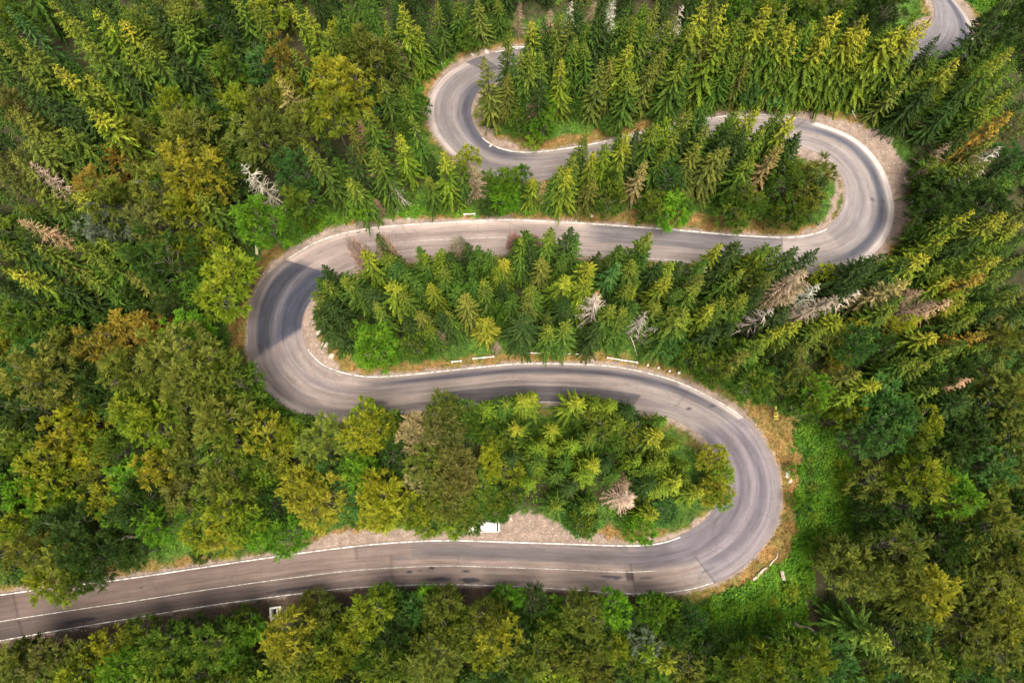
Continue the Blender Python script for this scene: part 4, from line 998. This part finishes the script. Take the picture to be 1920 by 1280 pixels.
def build_tree(t, idx):
    g = random.Random(idx * 7 + 3)
    k_ = t['k']; z_ = gz(t['x'], t['y'])
    h = t['h']; rz = g.uniform(0, 6.28)
    if t['c'] == 'x' and k_ == 'B': c3, al = (.10, .125, .07), 0
    elif t['c'] == 'n' and k_ == 'B': c3, al = (.100, .108, .024), 0
    elif t['c'] == 't' and k_ == 'B': c3, al = (.20, .17, .075), 0
    elif t['c'] == 't' and k_ == 'K': c3, al = (.20, .16, .06), .4
    else: c3, al, _w = COLS[t['c']]
    v = g.uniform(.82, 1.2)
    if k_ == 'T': c3, al = (.70, .53, .42), 0
    if k_ in 'BU': v *= 1.22
    if k_ == 'B' and t['c'] == 'r': c3 = (.150, .118, .018)
    if k_ == 'B' and t.get('px', 960) < 700 and 380 < t.get('py', 0) < 1070: v *= 1.2
    c3 = tuple(min(.7, a * v * g.uniform(.93, 1.07)) for a in c3)
    name = {'S': 'spruce_tree', 'K': 'spruce_tree', 'B': 'broadleaf_tree', 'D': 'dead_spruce', 'W': 'dead_spruce', 'T': 'bare_shrub', 'U': 'leafy_bush'}[k_]
    root = empty(name, (t['x'], t['y'], z_), rz)
    root.rotation_euler = (g.gauss(0, .035), g.gauss(0, .035), rz)
    if k_ in 'SK':
        me = g.choice(SPR) if k_ == 'S' else g.choice(SPRK)
        c = link('crown', me, root); s = h / 16; sx = s ** .6 * g.uniform(.86, 1.2) * (1.12 if abs(t.get('px', 960) - 960) > 560 else 1)
        if not t['hand']: sx *= .95
        c.scale = (sx, sx * g.uniform(.94, 1.06), s)
        tr = link('trunk', g.choice(TRK), root); tr.scale = (s, s, s)
    elif k_ == 'B':
        me = g.choice(BRD); sx = max(.25, t['w'] / 5.0); s = h / 16
        c = link('crown', me, root); c.scale = (sx * g.uniform(.92, 1.08), sx * g.uniform(.92, 1.08), s)
        tr = link('trunk', g.choice(TRB), root); tr.scale = (sx * .9, sx * .9, s)
    elif k_ == 'U':
        me = g.choice(BUS); sx = t['w'] / 2.2; s = h / 5
        c = link('foliage', me, root); c.scale = (sx, sx, s); tr = None
    elif k_ == 'T':
        me = g.choice(TWG); sx = t['w'] / 1.7; s = h / 4.5
        c = link('twigs', me, root); c.scale = (sx, sx, s); tr = None
    else:
        me = g.choice(DED) if k_ == 'D' else g.choice(GRY); s = h / 14; sx = s ** .7
        c = link('boughs', me, root); c.scale = (sx, sx, s); tr = None
    c.color = (*c3, al)
    t['root'] = root; t['crown'] = c; t['trunk'] = tr
    return root
for idx, t in enumerate(trees): build_tree(t, idx)

# ---------------------------------------------------------------- which trees can the photo show, and where is each seen
KO = [[(1746, -5), (1830, -5), (1832, 72), (1742, 72)], [(1600, 228), (1680, 262), (1716, 318), (1702, 332), (1698, 390), (1672, 450), (1680, 380), (1640, 290)],
      [(912, 985), (938, 981), (938, 1000), (900, 1000)], [(500, 1138), (524, 1138), (522, 1162), (504, 1162)], [(1448, 764), (1462, 764), (1462, 792), (1448, 792)], OPEN[3],
      [(1594, 204), (1612, 204), (1612, 226), (1594, 226)], [(472, 455), (490, 455), (490, 480), (472, 480)], [(840, 662), (1290, 655), (1290, 700), (840, 686)], [(1500, 222), (1620, 250), (1690, 380), (1600, 450), (1580, 330)],
      [(700, 1014), (1100, 1014), (1300, 1016), (1300, 1100), (700, 1096)]]
Q = np.zeros((len(trees), 3))
CELL = 4.0; GW, GH = int(1920 / CELL), int(1280 / CELL)
zb = np.full((GH, GW), 1e9); zo = np.full((GH, GW), -1)
SAMP = {}
def samples(me):
    if me.name not in SAMP:
        n = len(me.vertices); a = np.empty(n * 3, np.float32); me.vertices.foreach_get("co", a); a = a.reshape(-1, 3)
        r_ = np.random.default_rng(5); SAMP[me.name] = a[r_.choice(n, min(n, 1400), replace=False)]
    return SAMP[me.name]
for q, t in enumerate(trees):
    a = samples(t['crown'].data) * np.array(t['crown'].scale)
    rz = t['root'].rotation_euler[2]; cs, sn = math.cos(rz), math.sin(rz)
    X = a[:, 0] * cs - a[:, 1] * sn + t['x']; Y = a[:, 0] * sn + a[:, 1] * cs + t['y']; Z = a[:, 2] + t['root'].location[2]
    u, v, dep = proj(X, Y, Z)
    m = (u >= 0) & (u < 1920) & (v >= 0) & (v < 1280)
    if any(inpoly(u, v, pl).mean() > (.02, .03, .022, .03, .006, .08, .006, .006, .22, .08, .08)[ki] for ki, pl in enumerate(KO)) and t['k'] != 'U':
        t['bad'] = True; continue
    ci, cj = (v[m] / CELL).astype(int), (u[m] / CELL).astype(int); dd = dep[m]
    o = np.argsort(-dd); ci, cj, dd = ci[o], cj[o], dd[o]
    w = dd < zb[ci, cj]
    ci, cj, dd = ci[w], cj[w], dd[w]
    zb[ci, cj] = dd; zo[ci, cj] = q
ii, jj = np.nonzero(zo >= 0)
np.add.at(Q[:, 0], zo[ii, jj], 1); np.add.at(Q[:, 1], zo[ii, jj], jj * CELL + 2); np.add.at(Q[:, 2], zo[ii, jj], ii * CELL + 2)
def discard(t):
    for o in (t['crown'], t['trunk'], t['root']):
        if o: bpy.data.objects.remove(o)
kept = []; mass = []
for q, t in enumerate(trees):
    bx, by, _ = proj(t['x'], t['y'], t['h'] * .8)
    inside = -30 < bx < 1950 and -30 < by < 1310
    t['n'] = Q[q, 0]
    if t.get('bad') or (inside and t['n'] < 6): discard(t); continue
    if t['n'] < 6: mass.append(t); continue
    t['sx'], t['sy'] = Q[q, 1] / Q[q, 0], Q[q, 2] / Q[q, 0]
    kept.append(t)
# the 290 of a kind that show largest stay single trees; the rest and the wood beyond the frame are one mass
for kinds in ('SK', 'B'):
    L = sorted([t for t in kept if t['k'] in kinds], key=lambda t: -t['n'])
    print('bad', sum(1 for t in trees if t.get('bad')))
    print("kind", kinds, len(L), [t['n'] for t in L[285:300:5]])
    for t in L[290:]: kept.remove(t); mass.append(t)
MV, MC = [], []
mr_ = np.random.default_rng(3)
for t in mass:
    c = t['crown']; me_ = c.data; n = len(me_.vertices)
    a = np.empty(n * 3, np.float32); me_.vertices.foreach_get("co", a)
    a = a.reshape(-1, 4, 3) if n % 4 == 0 and t['k'] in 'SKBU' else None
    if a is None: discard(t); continue
    inside = t['n'] >= 6
    a = a[mr_.random(len(a)) < (.5 if inside else .22)]
    cen = a.mean(1, keepdims=True); a = cen + (a - cen) * (1.3 if inside else 1.9)
    a = a * np.array(c.scale, np.float32)
    rz = t['root'].rotation_euler[2]; cs, sn = math.cos(rz), math.sin(rz)
    V = np.stack([a[..., 0] * cs - a[..., 1] * sn + t['x'], a[..., 0] * sn + a[..., 1] * cs + t['y'], a[..., 2] + t['root'].location[2]], -1)
    MV.append(V); MC.append(np.tile(np.array(c.color[:3]), (len(V), 1)))
    discard(t)
M_MASS = foliage_mat("mixed_foliage", .2, use_attr=True, var=.4)
if MV:
    tag(link("forest_infill", quads_mesh("forest_infill", np.concatenate(MV), M_MASS, np.concatenate(MC))), "mass of smaller and farther trees filling the forest around the single trees", "forest", kind="stuff")
    print("mass quads", sum(len(v) for v in MV))
trees = kept
# a tree that shows only a few pixels needs no separate trunk
REG = [("in the wood between bottom and middle roads", [(560, 700), (1400, 700), (1400, 1030), (560, 1030)]),
       ("in the wood between the two middle roads", [(585, 432), (1250, 432), (1290, 710), (585, 720)]),
       ("in the spruce stand above the second hairpin's road", [(900, 200), (1590, 180), (1590, 432), (900, 432)]),
       ("in the stand left of the upper middle road", [(500, 200), (900, 240), (900, 432), (500, 432)]),
       ("in the stand inside the top left hairpin", [(880, 60), (1300, 60), (1300, 270), (880, 270)]),
       ("in the yellow-tipped stand below the top road", [(1300, 20), (1640, 20), (1640, 230), (1300, 230)])]
def region(px, py):
    if px < 0 or px > 1920 or py < 0 or py > 1280: return "just outside the picture"
    a = np.array([px]); b = np.array([py])
    if py > 1090: return "below the bottom road, " + ("left end", "left of centre", "right of centre", "right end")[min(3, int(px / 480))]
    for nm, pl in REG:
        if inpoly(a, b, pl)[0]: return nm
    if px < 560:
        return ("at the far left edge", "left of the hairpins")[int(px > 280)] + ", " + ("top", "upper", "middle", "lower")[min(3, int(py / 275))] + " forest"
    if px > 1250 and py > 250:
        return ("right of the hairpins", "at the far right edge")[int(px > 1660)] + ", " + ("upper", "middle", "lower")[min(2, int((py - 250) / 290))] + " forest"
    return ("behind the top left hairpin", "behind the hidden top road", "in the top right corner")[0 if px < 950 else (1 if px < 1600 else 2)]
ORD = ["first", "second", "third", "fourth", "fifth", "sixth", "seventh", "eighth", "ninth", "tenth"]
KW = {'S': "spruce", 'K': "thin-crowned spruce", 'B': "broad-leaved tree", 'D': "dead spruce with dry twigs", 'W': "bare dead spruce", 'T': "leafless shrub", 'U': "leafy bush"}
CAT = {'S': "spruce", 'K': "spruce", 'B': "broadleaf tree", 'D': "dead tree", 'W': "dead tree", 'T': "shrub", 'U': "bush"}
def word(t):
    if t['k'] == 'B' and t['c'] in 'xnt': return {'x': "grey-green", 'n': "brownish olive", 't': "tan-green"}[t['c']]
    return COLS[t['c']][2]
buckets = {}
for t in trees: buckets.setdefault((word(t), KW[t['k']], region(t['sx'], t['sy'])), []).append(t)
for (wd, kw, rg), L in buckets.items():
    cat = CAT[L[0]['k']]
    grp = {"spruce": "spruces of the mountain forest", "broadleaf tree": "broad-leaved trees of the mixed forest", "dead tree": "dead spruces standing among the living trees", "shrub": "leafless shrubs beside the upper road", "bush": "leafy bushes at the forest edge"}[cat]
    L.sort(key=lambda t: t['sy'])
    nrow = 1 if len(L) <= 6 else math.ceil(len(L) / 6)
    per = math.ceil(len(L) / nrow)
    for r_ in range(nrow):
        row = sorted(L[r_ * per:(r_ + 1) * per], key=lambda t: t['sx'])
        for q, t in enumerate(row):
            if rg.startswith("just outside"):
                lab = "%s %s growing just outside the picture" % (wd, kw); 
            elif nrow == 1 and len(row) == 1: lab = "%s %s %s" % (wd, kw, rg)
            elif len(row) == 1: lab = "%s %s %s, lowest down" % (wd, kw, rg)
            elif nrow == 1: lab = "%s %s %s, %s from left" % (wd, kw, rg, ORD[q])
            else: lab = "%s %s %s, %s from left, %s row" % (wd, kw, rg, ORD[q], ORD[r_])
            ws = lab.split()
            if len(ws) > 16: lab = lab.replace(" with dry twigs", "").replace("in the wood ", "").replace("in the ", "")
            tag(t['root'], lab, cat, grp)

# ---------------------------------------------------------------- the parked white car (short-nosed van)
def part(name, mb, mats, parent, smooth=False): return link(name, mb.mesh(name, mats, smooth), parent)
M_CARP = simple_mat("white_car_paint", (.52, .53, .53), .25, .03, 2, 0, .5)
M_GLASS = simple_mat("dark_car_glass", (.015, .02, .025), .08, .05, 2, 0, .6)
M_RUB = simple_mat("tyre_rubber", (.02, .02, .02), .9, .1)
M_LAMP = simple_mat("lamp_lens", (.5, .08, .05), .2, .05)
M_LAMPW = simple_mat("clear_lamp_lens", (.7, .7, .68), .15, .05)
def build_car(px, py, rz):
    x0, y0 = P(px, py, .8)
    L, W, H = 4.5, 1.78, 1.72
    car = empty("parked_car", (x0, y0, .03), rz)      # +x is the tail, -x the nose
    tag(car, "white car parked on the dirt pull-off, half hidden under tree branches", "car")
    # body loft: sections along x: (x, half width bottom, half width waist, z bottom, z waist)
    secs = [(-2.25, .62, .60, .38, .62), (-2.15, .80, .76, .26, .80), (-1.75, .88, .85, .22, .92), (-1.1, .89, .87, .22, 1.02), (0, .89, .88, .22, 1.05), (1.3, .89, .88, .22, 1.07), (2.05, .88, .86, .24, 1.06), (2.22, .80, .80, .34, 1.0), (2.27, .72, .72, .42, .92)]
    mb = MB(); vs = []
    for x, wb, ww, zb, zw in secs:
        vs += [(x, -wb * .93, zb), (x, -wb, zb + .2), (x, -wb, (zb + zw) / 2 + .1), (x, -ww * .97, zw), (x, ww * .97, zw), (x, wb, (zb + zw) / 2 + .1), (x, wb, zb + .2), (x, wb * .93, zb)]
    fs = []
    for i in range(len(secs) - 1):
        for k in range(8):
            a = i * 8 + k; b = i * 8 + (k + 1) % 8
            fs.append((a, a + 8, b + 8, b))
    fs.append(tuple(range(8))); fs.append(tuple(range((len(secs) - 1) * 8, len(secs) * 8))[::-1])
    mb.add(vs, fs)
    part("body", mb, M_CARP, car, True)
    # cabin: pillars and roof
    mb = MB()
    b0 = [(-1.15, -.80, 1.02), (2.12, -.80, 1.04), (2.12, .80, 1.04), (-1.15, .80, 1.02)]
    t0 = [(-.45, -.64, H - .05), (1.85, -.66, H - .03), (1.85, .66, H - .03), (-.45, .64, H - .05)]
    mb.add(b0 + t0, [(0, 1, 5, 4), (1, 2, 6, 5), (2, 3, 7, 6), (3, 0, 4, 7), (4, 5, 6, 7)])
    part("cabin", mb, M_CARP, car)
    mb = MB()
    t1 = [(-.40, -.58, H + .01), (1.8, -.60, H + .03), (1.8, .60, H + .03), (-.40, .58, H + .01)]
    mb.add([(x, y, z + .004) for x, y, z in t0] + t1, [(0, 1, 5, 4), (1, 2, 6, 5), (2, 3, 7, 6), (3, 0, 4, 7), (4, 5, 6, 7)])
    rf = part("roof", mb, M_CARP, car)
    mb = MB()
    for s in (-1, 1): mb.box((.7, s * .5, H + .07), (1.9, .04, .04))
    part("roof_rails", mb, M_BLACK, rf)
    def lerp3(a, b, f): return tuple(a[i] + (b[i] - a[i]) * f for i in range(3))
    def pane(name, a, b, c, d, off):
        mb = MB(); o = Vector(off)
        q = [Vector(v) + o for v in (a, b, c, d)]; q2 = [v - o * .5 for v in q]
        mb.add(q + q2, [(0, 1, 2, 3), (0, 4, 5, 1), (1, 5, 6, 2), (2, 6, 7, 3), (3, 7, 4, 0)])
        return part(name, mb, M_GLASS, car)
    for s, i0, i1, j0, j1 in ((-1, 0, 1, 4, 5), (1, 3, 2, 7, 6)):
        B0, B1 = b0[i0], b0[i1]; T0, T1 = t0[j0 - 4], t0[j1 - 4]
        for f0, f1 in ((.08, .34), (.37, .64), (.68, .92)):
            a = lerp3(lerp3(B0, B1, f0 + .03), lerp3(T0, T1, f0), .12); b = lerp3(lerp3(B0, B1, f1), lerp3(T0, T1, f1), .12)
            c = lerp3(lerp3(B0, B1, f1), lerp3(T0, T1, f1), .86); d = lerp3(lerp3(B0, B1, f0 + .03), lerp3(T0, T1, f0), .86)
            pane("side_window", a, b, c, d, (0, s * .014, .004))
    def endp(name, i0, i1, off, lo=.08, hi=.9):
        B0, B1, T0, T1 = b0[i0], b0[i1], t0[i0], t0[i1]
        a = lerp3(lerp3(B0, B1, .06), lerp3(T0, T1, .06), lo); b = lerp3(lerp3(B0, B1, .94), lerp3(T0, T1, .94), lo)
        c = lerp3(lerp3(B0, B1, .94), lerp3(T0, T1, .94), hi); d = lerp3(lerp3(B0, B1, .06), lerp3(T0, T1, .06), hi)
        pane(name, a, b, c, d, off)
    endp("windscreen", 3, 0, (-.012, 0, .012)); endp("rear_window", 1, 2, (.014, 0, .004), .15, .8)
    for x in (-1.42, 1.38):
        for s in (-1, 1):
            mb = MB(); mb.tube([(x, s * .74, .32), (x, s * .915, .32)], [.32, .32], 18)
            w = part("wheel", mb, M_RUB, car)
            mb = MB(); mb.tube([(x, s * .90, .32), (x, s * .922, .32)], [.2, .19], 12); part("rim", mb, M_STEEL, w)
    for s in (-1, 1):
        mb = MB(); mb.box((-2.16, s * .58, .68), (.14, .3, .14)); part("headlight", mb, M_LAMPW, car)
        mb = MB(); mb.box((2.2, s * .72, .84), (.1, .14, .34)); part("tail_light", mb, M_LAMP, car)
        mb = MB(); mb.box((-.95, s * 1.0, 1.08), (.12, .2, .14), taper=.8); part("wing_mirror", mb, M_CARP, car)
    mb = MB(); mb.box((-2.24, 0, .42), (.12, 1.3, .16)); part("front_bumper", mb, M_BLACK, car)
    mb = MB(); mb.box((2.28, 0, .46), (.12, 1.4, .18)); part("rear_bumper", mb, M_CARP, car)
    return car
build_car(908, 986, R(-1.5))

# ---------------------------------------------------------------- low white guard rails and bollards on the verge of the middle road
def G3(px, py, z=0.0):
    x, y = P(px, py, z); return Vector((x, y, 0))
def guard_rail(pa, pb, posts, lab, h=.62):
    a, b = G3(*pa, h), G3(*pb, h); d = b - a; rz = math.atan2(d.y, d.x); L = d.length
    z0 = gz((a.x + b.x) / 2, (a.y + b.y) / 2)
    r = empty("guard_rail", (a.x, a.y, z0), rz)
    tag(r, lab, "guard rail", "low white guard rails along the road verges")
    for f in posts:
        mb = MB(); mb.box((L * f, 0, h / 2 - .1), (.30, .26, h + .2), taper=.85)
        mb.box((L * f, 0, h + .03), (.22, .18, .06), taper=.6)
        part("post", mb, M_WHITE, r)
    mb = MB(); mb.box((L / 2, .0, h - .14), (L, .13, .18)); part("beam", mb, M_WHITE, r)
guard_rail((847, 678), (866, 676), (.02, .9), "short white rail segment beside the middle road, westernmost of four")
guard_rail((887, 672), (926, 668), (.01, .5, .98), "white rail segment rising slightly to the right, second from the left")
guard_rail((989, 661), (1091, 663.5), (.0, .34, .67, 1), "longest white guard rail, above the crest of the middle road")
guard_rail((1138, 670), (1194.6, 679), (.03, .64, 1), "white guard rail sloping down right, nearest the four bollards")
guard_rail((870, 401.5), (890, 400.5), (.02, .98), "short white guard rail on the verge above the upper middle road")
guard_rail((962, 88), (990, 87.5), (.0, .5, 1), "white kerb rail at the top of the top left hairpin", .4)
def bollard(px, py, lab, s=1.0, lean=0.0):
    p = G3(px, py, .7 * s); r = empty("bollard", (p.x, p.y, gz(p.x, p.y)))
    r.rotation_euler = (lean, 0, 0)
    tag(r, lab, "bollard", "white concrete bollards along the road verges")
    mb = MB(); mb.box((0, 0, .33 * s - .1), (.34 * s, .30 * s, .66 * s + .2), taper=.86); part("shaft", mb, M_WHITE, r)
    mb = MB(); mb.box((0, 0, .66 * s + .045), (.30 * s, .26 * s, .09), taper=.5); part("cap", mb, M_WHITE, r)
bollard(969, 661, "single white bollard in the gap left of the longest guard rail")
bollard(1112, 665, "single white bollard just right of the longest guard rail")
bollard(1215, 684, "white bollard right of the guard rails, first of four in line")
bollard(1235, 689, "white bollard right of the guard rails, second of four in line")
bollard(1256, 695, "white bollard right of the guard rails, third of four in line")
bollard(1274, 698, "larger white bollard at the right end of the line of four", 1.35)
bollard(943, 400, "white bollard on the grass above the upper middle road, left one")
bollard(1107, 404, "white bollard on the grass above the upper middle road, right one")
bollard(1702, 341, "white bollard on the right edge of the big dirt pull-off", .8)
bollard(1719, 358, "white bollard in the grass right of the big dirt pull-off", .8)
bollard(1166, 675, "white bollard behind the sloping guard rail beside the middle road", .8)

# a delineator post by the top left hairpin
p = G3(828, 116, 1.0); r = empty("delineator_post", (p.x, p.y, gz(p.x, p.y)))
tag(r, "thin white delineator post in the grass outside the top left hairpin", "road post")
mb = MB(); mb.box((0, 0, .5), (.13, .05, 1.2), taper=.9); part("shaft", mb, M_WHITE, r)
mb = MB(); mb.box((0, -.0285, .93), (.10, .012, .12)); part("reflector", mb, M_RED, r)
# pale toppled plank of a broken rail by the pull-off
a, b = G3(1713, 377, .3), G3(1707, 394, .1); d = b - a
r = empty("fallen_rail", (a.x, a.y, gz(a.x, a.y) + .22), math.atan2(d.y, d.x)); tag(r, "pale tapering broken rail lying in the grass beside the dirt pull-off", "broken rail")
mb = MB(); L = d.length
mb.add([(0, -.28, 0), (L, -.06, -.1), (L, .06, -.1), (0, .28, 0), (0, -.28, .12), (L, -.06, 0), (L, .06, 0), (0, .28, .12)], [(3, 2, 1, 0), (4, 5, 6, 7), (0, 1, 5, 4), (1, 2, 6, 5), (2, 3, 7, 6), (3, 0, 4, 7)])
part("beam", mb, M_WHITE, r)
mb = MB(); mb.tube([(0, 0, .05), (-1.6, .1, .0)], [.05, .04], 6); part("broken_post", mb, M_DEADWOOD, r)

# ---------------------------------------------------------------- chevron boards on the outside of the bends
def chevron_board(pa, pb, lab, main, mark, n, face, wdt=.55, zb=.9, disc=False):
    """board between two top-view pixels, standing upright on two posts"""
    a, b = G3(*pa, zb + wdt / 2), G3(*pb, zb + wdt / 2); d = b - a; L = d.length; rz = math.atan2(d.y, d.x)
    r = empty("chevron_sign", (a.x, a.y, gz((a.x + b.x) / 2, (a.y + b.y) / 2)), rz)
    tag(r, lab, "road sign", "chevron boards on the outside of the bends")
    T = math.radians(28) * face     # the board leans back a little, its face visible from the air
    def bx(x0, x1, z0, z1, y0, y1):
        vs = []
        for z in (z0, z1):
            for x, y in ((x0, y0), (x1, y0), (x1, y1), (x0, y1)):
                yy = y * math.cos(T) + (z) * math.sin(T); zz_ = -y * math.sin(T) + z * math.cos(T)
                vs.append((x, yy, zb + zz_))
        return vs, [(3, 2, 1, 0), (4, 5, 6, 7), (0, 1, 5, 4), (1, 2, 6, 5), (2, 3, 7, 6), (3, 0, 4, 7)]
    for f in (.15, .85):
        mb = MB(); mb.tube([(L * f, .06 * face, -.2), (L * f, .06 * face, zb + wdt * .8)], [.04, .04], 8); part("post", mb, M_STEEL, r)
    mb = MB(); mb.add(*bx(0, L, 0, wdt, -.02, .02)); part("panel", mb, main, r)
    # chevrons, proud of the panel on the face side
    mb = MB()
    yf = -face * .026
    for q in range(n):
        x0 = L * (q + .18) / n; w = L / n * .36; k = L / n * .34
        for s in (0, 1):
            z0, z1 = (.04, wdt / 2) if s == 0 else (wdt / 2, wdt - .04)
            xs0, xs1 = (x0, x0 + k) if s == 0 else (x0 + k, x0)
            P4 = [(xs0, z0), (xs0 + w, z0), (xs1 + w, z1), (xs1, z1)]
            vs = []
            for x, z in P4:
                vs.append((x, yf * math.cos(T) + z * math.sin(T), zb - yf * math.sin(T) + z * math.cos(T)))
            mb.add(vs, [(0, 1, 2, 3)])
    part("chevrons", mb, mark, r)
    if disc:
        mb = MB(); mb.tube([(-.75, 0, -.2), (-.75, 0, zb + 1.0)], [.04, .04], 8); part("side_post", mb, M_STEEL, r)
        mb = MB(); mb.tube([(-.75, -.05, zb + .75), (-.75, .05, zb + .75)], [.3, .3], 18); part("round_plate", mb, M_YEL, r)
chevron_board((1454, 773), (1455, 786), "yellow board with black arrows in dry grass outside the right hairpin", M_YEL, M_BLACK, 2, 1, .7, .9, True)
chevron_board((1469, 1072), (1473, 1089), "red and white chevron board in the grass outside the lower right bend", M_WHITE, M_RED, 3, 1, .55)
chevron_board((1600, 208), (1606, 220), "red and white chevron board above the big dirt pull-off", M_WHITE, M_RED, 3, -1, .8, 1.2)
chevron_board((480, 459), (481, 475), "pale yellow chevron board in dry grass outside the left hairpin", M_WHITE, M_YEL, 3, -1, .55)

# ---------------------------------------------------------------- concrete culvert head in the ditch below the bottom road
c0 = G3(513, 1150, .8)
r = empty("culvert_head", (c0.x, c0.y, gz(c0.x, c0.y)), R(8)); tag(r, "square pale concrete culvert head with a dark opening below the bottom road", "culvert")
mb = MB()
mb.box((-.72, 0, .3), (.26, 1.7, 1.3)); mb.box((.72, 0, .3), (.26, 1.7, 1.3)); mb.box((0, .72, .3), (1.18, .26, 1.296)); mb.box((0, -.72, .3), (1.18, .26, 1.296)); mb.box((.3, -.1, .62), (.4, 1.1, .2))
part("concrete_rim", mb, M_GREYC if False else M_WHITE, r)
mb = MB(); mb.box((0, 0, .05), (1.18, 1.18, .1)); part("opening", mb, M_HOLESHADE, r)  # black slab: the shade inside the hole is put into its colour

# ---------------------------------------------------------------- logs and boulders
def log(pa, pb, lab, rad, mat, z=.2):
    a, b = G3(*pa, z), G3(*pb, z); g = random.Random(int(pa[0]))
    r_ = tag(link("fallen_log", (lambda m: (m.tube([Vector((0, 0, 0)).lerp(b - a, f) + Vector((g.gauss(0, .12), g.gauss(0, .12), 0)) for f in (0, .25, .5, .75, 1)], [rad, rad * 1.1, rad * .95, rad * .85, rad * .6], 8), m.mesh("fallen_log", mat, True))[1])(MB())), lab, "log", "fallen logs at the forest edge")
    r_.location = (a.x, a.y, gz(a.x, a.y) + z)
log((1412, 1086), (1438, 1064), "thick pale ledge of dirt and rock, built log-shaped, along the lower right bend", .22, M_DEADWOOD)  # a pale dirt and rock ledge, modelled as two log pieces
log((1444, 1057), (1461, 1037), "thin pale end of the dirt and rock ledge, built log-shaped, by the bend", .11, M_DEADWOOD)
log((222, 1010), (258, 1005), "short pale log in the dark gap above the bottom road", .3, M_DEADWOOD, .3)
log((195, 1022), (225, 1029), "thin white branch lying below the short pale log", .09, M_DEADWOOD, .2)
log((1494, 1169), (1536, 1186), "grey trunk lying in shade at the lower right forest", .22, M_BARKB, .4)
log((1545, 1222), (1608, 1262), "long grey trunk lying near the bottom right of the forest", .2, M_BARKB, .4)
def boulder(px, py, s, lab):
    p = G3(px, py, .2); g = random.Random(int(px * 3 + py)); mb = MB(); vs = []; fs = []
    n, m = 9, 5
    for i in range(m):
        a = math.pi * .5 * i / (m - 1)
        for k in range(n):
            q = 2 * math.pi * k / n; rr = math.cos(a) * s * (1 + .25 * math.sin(q * 2 + px)) * g.uniform(.8, 1.15)
            vs.append((rr * math.cos(q), rr * math.sin(q) * .75, math.sin(a) * s * .6 * g.uniform(.85, 1.1) - .08))
    for i in range(m - 1):
        for k in range(n): fs.append((i * n + k, i * n + (k + 1) % n, (i + 1) * n + (k + 1) % n, (i + 1) * n + k))
    fs.append(tuple((m - 1) * n + k for k in range(n)))
    mb.add(vs, fs)
    o = tag(link("boulder", mb.mesh("boulder", M_STONE)), lab, "rock", "rocks on the road verges")
    o.location = (p.x, p.y, gz(p.x, p.y)); o.rotation_euler = (0, 0, g.uniform(0, 6))
for px, py, s, lab in ((912, 95, .55, "pale rock beside the road at the top of the top left hairpin"), (886, 101, .45, "smaller rock left of the pale one above the top left hairpin"),
                       (687, 419, .5, "pale rock on the verge above the left end of the upper middle road"), (765, 408, .4, "rock on the gravel verge above the upper middle road"),
                       (600, 620, .75, "large rock on gravel inside the left hairpin, uppermost"), (608, 645, .7, "dark-edged rock inside the left hairpin, middle one"), (620, 666, .55, "rock inside the left hairpin, lowest of three"),
                       (1478, 888, .6, "rock on the bank outside the right hairpin"), (1483, 902, .4, "smaller rock below the other outside the right hairpin"),
                       (958, 972, .3, "small rock at the back edge of the bottom pull-off"), (1108, 402, .45, "reddish rock on the verge above the upper middle road"),
                       (920, 272, .4, "rock inside the top left hairpin, left one"), (936, 277, .3, "rock inside the top left hairpin, right one")):
    boulder(px, py, s, lab)
